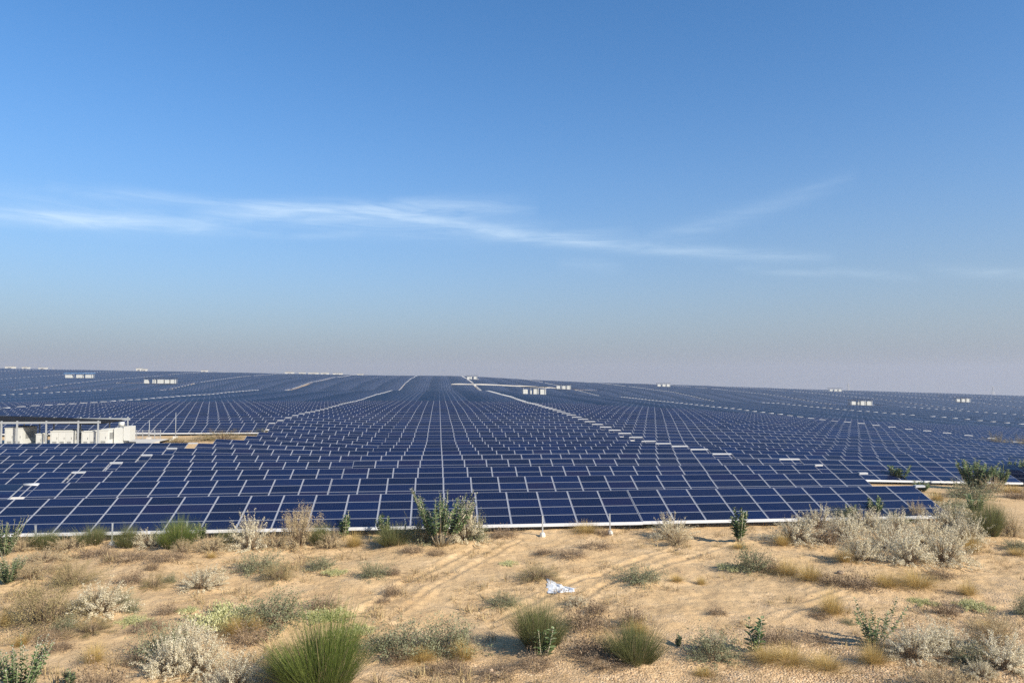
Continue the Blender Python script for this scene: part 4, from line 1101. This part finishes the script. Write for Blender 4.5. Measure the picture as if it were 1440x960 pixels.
CABS = [(7, 32, 589, 3.6, 'white inverter cabinet at the left end of the shaded compound, with a long side wall'),
        (51, 61, 598, 1.2, 'narrowest white cabinet in the left compound, between two wide ones'),
        (71, 104, 594, 2.6, 'widest white inverter cabinet in the left compound, under the canopy'),
        (115, 136, 595, 2.4, 'white inverter cabinet just left of the last canopy post'),
        (139, 152, 593, 2.6, 'white inverter cabinet just right of the last canopy post')]
for a, b, ytop, dep, lab in CABS:
    yf = YC - 4.0
    xa, xb = wx(a, yf), wx(b, yf); dist = project(xa, yf, zc)[2]
    h = (616 - ytop) * dist / F
    cabinet((xa + xb) / 2, yf + dep / 2, zc, xb - xa, dep, h, lab, 'white cabinets of the left inverter compound')
# transformer with radiators and conservators at the right end
yf = YC - 2.6; xa, xb = wx(160, yf), wx(182, yf); w = xb - xa; xm = (xa + xb) / 2
r = empty('transformer', (xm, yf + 1.2, zc)); tag(r, 'cream transformer with a round tank on top, right end of the left compound', 'transformer')
b = MB(); b.box(-w / 2, w / 2 - .9, -1.1, 1.1, .35, 2.35); b.box(-w / 2 + .1, w / 2 - 1.0, -1.05, 1.05, 2.35, 2.45); link('tank', b.mesh('tank', [M['white']]), r)
b = MB()
for k in range(7): b.box(w / 2 - .85, w / 2, -1.0 + k * .3, -.9 + k * .3, .7, 2.6)
b.box(w / 2 - .88, w / 2 - .8, -1.0, 1.0, .75, .9); b.box(w / 2 - .88, w / 2 - .8, -1.0, 1.0, 2.4, 2.55); link('radiator', b.mesh('radiator', [M['white']]), r)
b = MB(); b.tube([(-w / 2 + .3, -.2, 2.88), (w / 2 - 1.1, -.2, 2.88)], [.32, .32], 12); b.box(-.5, -.42, -.3, -.1, 2.45, 2.6); link('conservator', b.mesh('conservator', [M['white']], True), r)
for k in range(3):
    b = MB(); b.tube([(-.75 + .45 * k, .6, 2.4), (-.75 + .45 * k, .6, 2.9)], [.09, .05], 8); link('bushing', b.mesh('bushing', [M['vent']]), r)
b = MB(); b.box(-w / 2 - .1, w / 2 + .05, -1.0, -.8, 0, .35); b.box(-w / 2 - .1, w / 2 + .05, .8, 1.0, 0, .35); link('skid', b.mesh('skid', [M['dark']]), r)
# canopy
yf = YC - 4.6; r = empty('canopy', (0, 0, zc)); tag(r, 'dark flat canopy roof on pale posts over the left inverter cabinets', 'canopy')
dist = project(wx(70, yf), yf, zc)[2]; hz = (618.5 - 577) * dist / F
cx = [wx(p, yf) for p in (-60, -22, 2, 24, 65, 110, 138)]
for k, xx in enumerate(cx):
    for yy in (yf, yf + 9.5):
        b = MB(); b.box(xx - .08, xx + .08, yy - .08, yy + .08, 0, hz - .35 + (0 if yy == yf else .02)); link('post', b.mesh('post', [M['greywhite']]), r)
b = MB(); b.box(cx[0] - .5, cx[-1] + .3, yf - .07, yf + .07, hz - .72, hz - .46); link('beam', b.mesh('beam', [M['greywhite']]), r)
b = MB(); b.box(cx[0] - .5, cx[-1] + .3, yf + 9.4, yf + 9.6, hz - .83, hz - .5); link('beam', b.mesh('beam', [M['greywhite']]), r)
b = MB(); xr0, xr1 = cx[0] - 1.2, wx(175, yf + 10.2)
b.face([(xr0, yf + .3, hz - .1), (xr1, yf + .3, hz - .75), (xr1, yf + 10.2, hz - .75), (xr0, yf + 10.2, hz - .1)])
b.face([(xr0, yf + 10.2, hz - .32), (xr1, yf + 10.2, hz - .95), (xr1, yf + .3, hz - .95), (xr0, yf + .3, hz - .32)])
b.face([(xr0, yf + .3, hz - .32), (xr1, yf + .3, hz - .95), (xr1, yf + .3, hz - .75), (xr0, yf + .3, hz - .1)])
b.face([(xr1, yf + .3, hz - .95), (xr1, yf + 10.2, hz - .95), (xr1, yf + 10.2, hz - .75), (xr1, yf + .3, hz - .75)])
b.face([(xr0, yf + 10.2, hz - .32), (xr0, yf + .3, hz - .32), (xr0, yf + .3, hz - .1), (xr0, yf + 10.2, hz - .1)])
b.face([(xr1, yf + 10.2, hz - .95), (xr0, yf + 10.2, hz - .32), (xr0, yf + 10.2, hz - .1), (xr1, yf + 10.2, hz - .75)])
link('roof', b.mesh('roof', [M['dark']]), r)
# low mesh fence and poles at the clearing
yy = YC + 13; xa, xb = wx(184, yy), wx(226, yy)
r = empty('mesh_fence', (xa, yy, float(terrain(xa, yy)))); tag(r, 'low wire mesh fence behind the concrete track, right of the transformer', 'fence')
n = 6
for k in range(n):
    b = MB(); b.box(-.04, .04, -.04, .04, -.2, 1.5); link('post', b.mesh('post', [M['steel']]), r, ((xb - xa) * k / (n - 1), 0, 0))
b = MB()
for k in range(5): b.tube([(0, 0, .15 + .32 * k), (xb - xa, 0, .15 + .32 * k)], [.012, .012], 4)
for k in range(40): b.tube([((xb - xa) * k / 40, 0, .1), ((xb - xa) * k / 40, 0, 1.45)], [.008, .008], 4)
link('wire_mesh', b.mesh('wire_mesh', [M['steel']]), r)
def pole(px, yy, top, base, label, rad=.07):
    x = wx(px, yy); z = float(terrain(x, yy)); dist = project(x, yy, z)[2]
    h = (base - top) * dist / F + .6
    r = empty('lightning_mast', (x, yy, z)); tag(r, label, 'mast')
    b = MB(); b.tube([(0, 0, 0), (0, 0, h * .55), (0, 0, h)], [rad, rad * .8, rad * .45], 8); link('mast', b.mesh('mast', [M['greywhite']], True), r)
    b = MB(); b.box(-.3, .3, -.3, .3, -.3, .35); link('footing', b.mesh('footing', [M['concrete']]), r)
pole(247, 124, 575, 606, 'taller thin pale mast on the sand right of the left compound')
pole(210, 122, 585, 607, 'shorter thin pale mast behind the concrete track beside the mesh fence')
pole(-14, 124, 570, 604, 'thin pale mast left of the compound, at the picture edge')

# clearing scrub and the two hummocks on the right
def big_plant(kind, px, py, wpx, hpx, label, lift=0.0, y=None):
    name, cat, hu, wu, var = LIB[kind]
    if y is None: x, y, t = at(px, py, lift)
    else: x = wx(px, y); t = project(x, y, float(terrain(x, y)))[2]
    m = var[0]; w = wpx * t / F; h = hpx * t / F + lift
    o = empty(name, (x, y, float(terrain(x, y)) - .05), (0, 0, random.uniform(0, 6)), (w / wu, w / wu, h / hu))
    for part, me in m.items(): link(part or 'foliage', me, o)
    tag(o, label, cat)
big_plant('olive', 252, 622, 34, 8, 'low olive scrub at the left of the sandy clearing beside the compound')
big_plant('olive', 312, 618, 58, 13, 'olive scrub mound in the middle of the sandy clearing')
big_plant('tan', 286, 619, 36, 8, 'tan scrub between the two olive mounds of the sandy clearing')
big_plant('sage', 372, 612, 30, 9, 'green scrub at the right tip of the sandy clearing')
big_plant('olive', 352, 622, 26, 7, 'straw scrub at the lower right of the sandy clearing')
big_plant('olive', 1401, 619, 26, 9, 'yellow olive hummock rising among the panels on the right, left one', 1.9)
big_plant('olive', 1437, 623, 24, 10, 'yellow olive hummock among the panels at the right edge', 1.9)

# ------------------------------------------------------------------ far stations, sheds, pylons
WHERE = ['left of centre near the skyline, long row', 'under a blue roof near the left skyline', 'centre right below the skyline, nearer of two', 'centre right behind the nearer station',
         'on the skyline right of centre', 'on the skyline crest at right, long pair', 'on the skyline far right of the crest', 'largest station on the right slope', 'on the far right slope', 'on the skyline beside the pale road']
SHORT = ['long station at left', 'blue roofed station', 'nearer centre station', 'farther centre station', 'skyline station right of centre', 'crest station', 'station right of the crest', 'large right slope station', 'far right slope station', 'skyline station by the pale road']
PATTERN = {5: [(.0, .12), (.26, .10), (.42, .2), (.66, .14), (.84, .15)], 4: [(.0, .2), (.31, .07), (.46, .22), (.76, .24)], 3: [(.0, .24), (.4, .25), (.74, .25)], 2: [(0.0, .48), (.66, .34)]}
for (sx, sy, t, w, n, roof), wh, sh in zip(STATIONS, WHERE, SHORT):
    z = float(terrain(sx, sy)); 
    h = 3.3 if n > 2 else 2.6
    z += 1.7 if n == 2 else 1.1
    b = MB(); b.box(sx - w / 2 - 2, sx + w / 2 + 2, sy - 3.5, sy + 3.5, -2.5, 0)
    o = link('station_pad', b.mesh('station_pad', [M['concrete']]), None, (0, 0, z)); tag(o, f'raised concrete pad of the {sh}', 'pad', None, 'structure')
    for k, (a, q) in enumerate(PATTERN[n]):
        cw = q * w; xc = sx - w / 2 + a * w + cw / 2
        ordn = ['first', 'second', 'third', 'fourth', 'fifth'][k]
        cabinet(xc, sy - .6, z, cw, 2.6, h * (1 if cw > 1.2 else .8) * (.92 + .08 * ((k * 7) % 3) / 2), f'white cabinet, {ordn} from the left in the {sh}', 'white cabinets of the distant inverter stations', False)
    r = empty('station_canopy', (sx, sy, z)); tag(r, f'{roof} canopy roof over the white cabinets of the {sh}', 'canopy')
    b = MB(); b.box(-w / 2 - .8, w / 2 + .8, -2.8, 2.8, h + 1.0, h + (1.3 if roof == 'dark' else 1.6)); link('roof', b.mesh('roof', [M[roof]]), r)
    for xx in (-w / 2, -w / 6, w / 6, w / 2):
        for yy in (-2.4, 2.4):
            b = MB(); b.box(xx - .1, xx + .1, yy - .1, yy + .1, 0, h + 1.0); link('post', b.mesh('post', [M['steel']]), r)
# pale sand bank across the middle of the field
b = MB(); ns = 40; prev = None; x0_, x1_ = wx(628, 640), wx(790, 640)
for k in range(ns + 1):
    t_ = k / ns; xx = x0_ + (x1_ - x0_) * t_; hgt = 2.05 * min(1, 8 * t_ + .55, 5 * (1 - t_) + .5) + .25 * float(vnoise(xx / 9, 2.2)); zz = float(terrain(xx, 638))
    cur = [(xx, 632, zz - .5), (xx, 637, zz + hgt), (xx, 641, zz + hgt), (xx, 646, zz - .5)]
    if prev:
        for e in range(3): b.face([prev[e], cur[e], cur[e + 1], prev[e + 1]])
    prev = cur
tag(link('sand_bank', b.mesh('sand_bank', [plain('pale_sand', (.46, .41, .33), .95, 0, .12, .3)])), 'pale sand bank along a clearing in the field', 'bank', None, 'structure')
# sheds on the skyline
SHEDS = [(194, 523, 7, 4.5, 'small white shed on the left skyline above the long station'), (202, 523.5, 5, 3.5, 'smaller white shed right beside another on the left skyline'), (286, 524.5, 8, 2.6, 'flat white shed alone on the left skyline'),
         (12, 517, 12, 3, 'pale shed at the far left end of the skyline'), (34, 518, 9, 2.6, 'second pale shed from the far left end of the skyline'), (58, 518.5, 10, 2.6, 'third pale shed from the far left end of the skyline'),
         (406, 527, 12, 3, 'white shed, first in the row of sheds on the centre left skyline'), (424, 527.3, 9, 3, 'white shed, second in the row on the centre left skyline'), (440, 527.6, 14, 3, 'white shed, third in the row on the centre left skyline'),
         (456, 528, 11, 3.2, 'white shed, fourth in the row on the centre left skyline'), (474, 528.3, 13, 3, 'white shed, last in the row on the centre left skyline'), (506, 529, 8, 2.6, 'lone white shed on the skyline left of the crest road')]
for px, py, wpx, hpx, lab in SHEDS:
    y = 1085; x = wx(px, y); z = float(terrain(x, y)); dist = project(x, y, z)[2]
    w = wpx * dist / F; h = hpx * dist / F + 1.5
    r = empty('shed', (x, y, z)); tag(r, lab, 'shed')
    b = MB(); b.box(-w / 2, w / 2, -2.5, 2.5, -1, h); link('wall', b.mesh('wall', [M['white']]), r)
    b = MB(); b.box(-w / 2 - .4, w / 2 + .4, -3, 3, h, h + .35); link('roof', b.mesh('roof', [M['greywhite']]), r)
    b = MB(); b.box(-w / 5, w / 5, -2.56, -2.5, 0, h * .7); link('door', b.mesh('door', [M['vent']]), r)
def pylon(px, py, hpx, y, label):
    x = wx(px, y); z = float(terrain(x, y)); dist = project(x, y, z)[2]; h = hpx * dist / F + 3
    r = empty('power_pylon', (x, y, z)); tag(r, label, 'pylon')
    b = MB(); q = h * .12
    for sx_ in (-1, 1):
        for sy_ in (-1, 1): b.tube([(sx_ * q, sy_ * q, -1), (sx_ * q * .3, sy_ * q * .3, h * .65), (sx_ * q * .15, sy_ * q * .15, h)], [.28, .22, .16], 4)
    for k in range(7):
        z0, z1 = h * k / 8, h * (k + 1) / 8; a0 = q * (1 - .85 * k / 8); a1 = q * (1 - .85 * (k + 1) / 8)
        b.tube([(-a0, -a0, z0), (a1, -a1, z1)], [.12, .12], 4); b.tube([(a0, -a0, z0), (-a1, -a1, z1)], [.12, .12], 4)
    link('lattice_tower', b.mesh('lattice_tower', [M['steel']]), r)
    for zz in (.68, .8, .92):
        b = MB(); b.tube([(-h * .16, 0, h * zz), (0, 0, h * zz + .4), (h * .16, 0, h * zz)], [.1, .2, .1], 4); link('cross_arm', b.mesh('cross_arm', [M['steel']]), r)
pylon(1398, 557, 13, 1150, 'faint lattice power pylon on the skyline at far right')
pylon(1194, 551, 11, 1150, 'faint lattice power pylon on the skyline beside the crest station')
pylon(72, 519, 7, 1250, 'faint lattice power pylon on the left skyline')

# ------------------------------------------------------------------ air
zlo = float(H.min()) - 1
b = MB(); b.box(-2350, 2350, -60, 3050, zlo, 62)
mh = bpy.data.materials.new('desert_air'); mh.use_nodes = True; nt = mh.node_tree
nt.nodes.remove(nt.nodes['Principled BSDF'])
pv = nt.nodes.new('ShaderNodeVolumePrincipled'); pv.inputs['Color'].default_value = (.50, .55, .66, 1); pv.inputs['Density'].default_value = .00028; pv.inputs['Anisotropy'].default_value = .1
nt.links.new(pv.outputs[0], nt.nodes['Material Output'].inputs['Volume'])
hz_o = link('haze', b.mesh('haze', [mh])); tag(hz_o, 'thin pale dust haze over the whole plain', 'haze', None, 'stuff')

# ------------------------------------------------------------------ sky, sun, camera
SUN_EL = R(31); sd = Vector((2.77, -2.48, 0)).normalized()
sun_az = math.atan2(sd.x, sd.y)
w = bpy.data.worlds.new('World'); scene.world = w; w.use_nodes = True; nt = w.node_tree
bg = nt.nodes['Background']; bg.inputs['Strength'].default_value = .1
tc = N(nt, 'ShaderNodeTexCoord'); sep = N(nt, 'ShaderNodeSeparateXYZ'); nt.links.new(tc.outputs['Generated'], sep.inputs[0])
zc_ = mathn(nt, 'MAXIMUM', sep.outputs['Z'], .012)
cmb = N(nt, 'ShaderNodeCombineXYZ'); nt.links.new(sep.outputs['X'], cmb.inputs[0]); nt.links.new(sep.outputs['Y'], cmb.inputs[1]); nt.links.new(zc_, cmb.inputs[2])
sky = N(nt, 'ShaderNodeTexSky'); sky.sky_type = 'NISHITA'; sky.sun_disc = False; sky.sun_elevation = SUN_EL; sky.sun_rotation = sun_az
sky.air_density = 1.0; sky.dust_density = .6; sky.ozone_density = 2.2; sky.altitude = 200
nt.links.new(cmb.outputs[0], sky.inputs['Vector'])
el = mathn(nt, 'ARCSINE', mathn(nt, 'MINIMUM', mathn(nt, 'MAXIMUM', sep.outputs['Z'], -1), 1))
az = mathn(nt, 'ARCTAN2', sep.outputs['X'], sep.outputs['Y'])
# dusty layer low over the horizon, a little thinner to the right
hf = mathn(nt, 'POWER', 2.718, mathn(nt, 'MULTIPLY', mathn(nt, 'POWER', mathn(nt, 'MULTIPLY', mathn(nt, 'MAXIMUM', el, 0), 1 / .172), 1.35), -1))
azr = mathn(nt, 'MULTIPLY_ADD', az, .9, .42, clamp=True)
dustc = mixc(nt, azr, (1.72, 1.80, 2.24), (1.98, 2.09, 2.48))
tint = N(nt, 'ShaderNodeMix', data_type='RGBA', blend_type='MULTIPLY'); tint.inputs['Factor'].default_value = 1; nt.links.new(sky.outputs[0], tint.inputs[6]); tint.inputs[7].default_value = (.80, .94, 1.07, 1)
hsv = N(nt, 'ShaderNodeHueSaturation'); hsv.inputs['Saturation'].default_value = 1.16; hsv.inputs['Value'].default_value = .99; nt.links.new(tint.outputs[2], hsv.inputs['Color'])
sky1 = mixc(nt, mathn(nt, 'MULTIPLY', hf, .93), hsv.outputs[0], dustc)
# cirrus streaks
vec = N(nt, 'ShaderNodeCombineXYZ'); nt.links.new(mathn(nt, 'MULTIPLY', az, 5.0), vec.inputs[0]); nt.links.new(mathn(nt, 'MULTIPLY', el, 46.0), vec.inputs[1])
fib = noise(nt, vec.outputs[0], 1.6, 7, .62, .9)
vec2 = N(nt, 'ShaderNodeCombineXYZ'); nt.links.new(mathn(nt, 'MULTIPLY', az, 3.0), vec2.inputs[0]); nt.links.new(mathn(nt, 'MULTIPLY', el, 9.0), vec2.inputs[1])
lump = noise(nt, vec2.outputs[0], 1.5, 4, .55, .3)
def angles(px, py):
    d = ray(px, py).normalized(); return math.atan2(d.x, d.y), math.asin(d.z)
def streak(p0, p1, th, amp, bend=0.0):
    a0, e0 = angles(*p0); a1, e1 = angles(*p1); th = th / F
    s = mathn(nt, 'DIVIDE', mathn(nt, 'SUBTRACT', az, a0), a1 - a0)
    line = mathn(nt, 'MULTIPLY_ADD', s, e1 - e0, e0)
    if bend: line = mathn(nt, 'ADD', line, mathn(nt, 'MULTIPLY', mathn(nt, 'MULTIPLY', s, mathn(nt, 'SUBTRACT', 1.0, s)), 4 * bend / F))
    line = mathn(nt, 'ADD', line, mathn(nt, 'MULTIPLY', mathn(nt, 'SUBTRACT', lump, .5), th * 1.6))
    tt = mathn(nt, 'DIVIDE', mathn(nt, 'SUBTRACT', el, line), th)
    g = mathn(nt, 'POWER', 2.718, mathn(nt, 'MULTIPLY', mathn(nt, 'MULTIPLY', tt, tt), -1))
    e = mathn(nt, 'MULTIPLY', mathn(nt, 'MULTIPLY', s, mathn(nt, 'SUBTRACT', 1.0, s)), 4.0, clamp=True)
    e = mathn(nt, 'POWER', e, .7)
    return mathn(nt, 'MULTIPLY', mathn(nt, 'MULTIPLY', g, e), amp)
tot = None
for a in [((-330, 283), (360, 312), 9, 1.1), ((60, 262), (560, 298), 7, .55), ((250, 303), (760, 290), 13, .95, 6), ((480, 285), (1180, 362), 8, .75, -8), ((330, 300), (900, 330), 15, .5, 0),
          ((880, 345), (1210, 240), 12, .36, -8), ((230, 322), (400, 331), 6, .55), ((380, 335), (520, 328), 5, .25), ((1030, 378), (1180, 388), 5, .35), ((1150, 380), (1300, 390), 6, .3), ((1290, 376), (1560, 392), 7, .35),
          ((780, 370), (880, 376), 9, .22), ((40, 310), (330, 330), 10, .3), ((-100, 268), (260, 300), 18, .3)]:
    s_ = streak(*a); tot = s_ if tot is None else mathn(nt, 'ADD', tot, s_)
cov = mathn(nt, 'MULTIPLY', tot, ramp(nt, fib, [(.28, 0.12), (.5, .55), (.72, 1.0)]))
cov = mathn(nt, 'MULTIPLY', mathn(nt, 'MINIMUM', cov, 1.0), .50)
sky2 = mixc(nt, cov, sky1, (5.2, 6.2, 7.0))
nt.links.new(sky2, bg.inputs['Color'])

sl = bpy.data.lights.new('sun', 'SUN'); sl.energy = 4.8; sl.angle = R(.5); sl.color = (1, .93, .82)
so = bpy.data.objects.new('sun', sl); col.objects.link(so)
dirv = Vector((sd.x * math.cos(SUN_EL), sd.y * math.cos(SUN_EL), math.sin(SUN_EL)))
so.rotation_euler = dirv.to_track_quat('Z', 'Y').to_euler(); so.location = (20, -20, 40)

cd = bpy.data.cameras.new('camera'); cd.sensor_width = 36; cd.lens = 36 * F / 1440; cd.clip_start = .5; cd.clip_end = 9000
co = bpy.data.objects.new('camera', cd); col.objects.link(co); scene.camera = co
co.matrix_world = Matrix(((rt.x, up.x, -fw.x, CAM[0]), (rt.y, up.y, -fw.y, CAM[1]), (rt.z, up.z, -fw.z, CAM[2]), (0, 0, 0, 1)))

vs = scene.view_settings; vs.view_transform = 'Standard'; vs.look = 'None'; vs.gamma = 1; vs.use_curve_mapping = False; vs.exposure = 0.74
cy = scene.cycles; cy.max_bounces = 5; cy.diffuse_bounces = 2; cy.glossy_bounces = 2; cy.volume_bounces = 1; cy.transmission_bounces = 2; cy.transparent_max_bounces = 4
cy.use_denoising = False; cy.use_adaptive_sampling = False
print('tables', len(tables), 'near', len(near), 'objects', len(scene.objects))
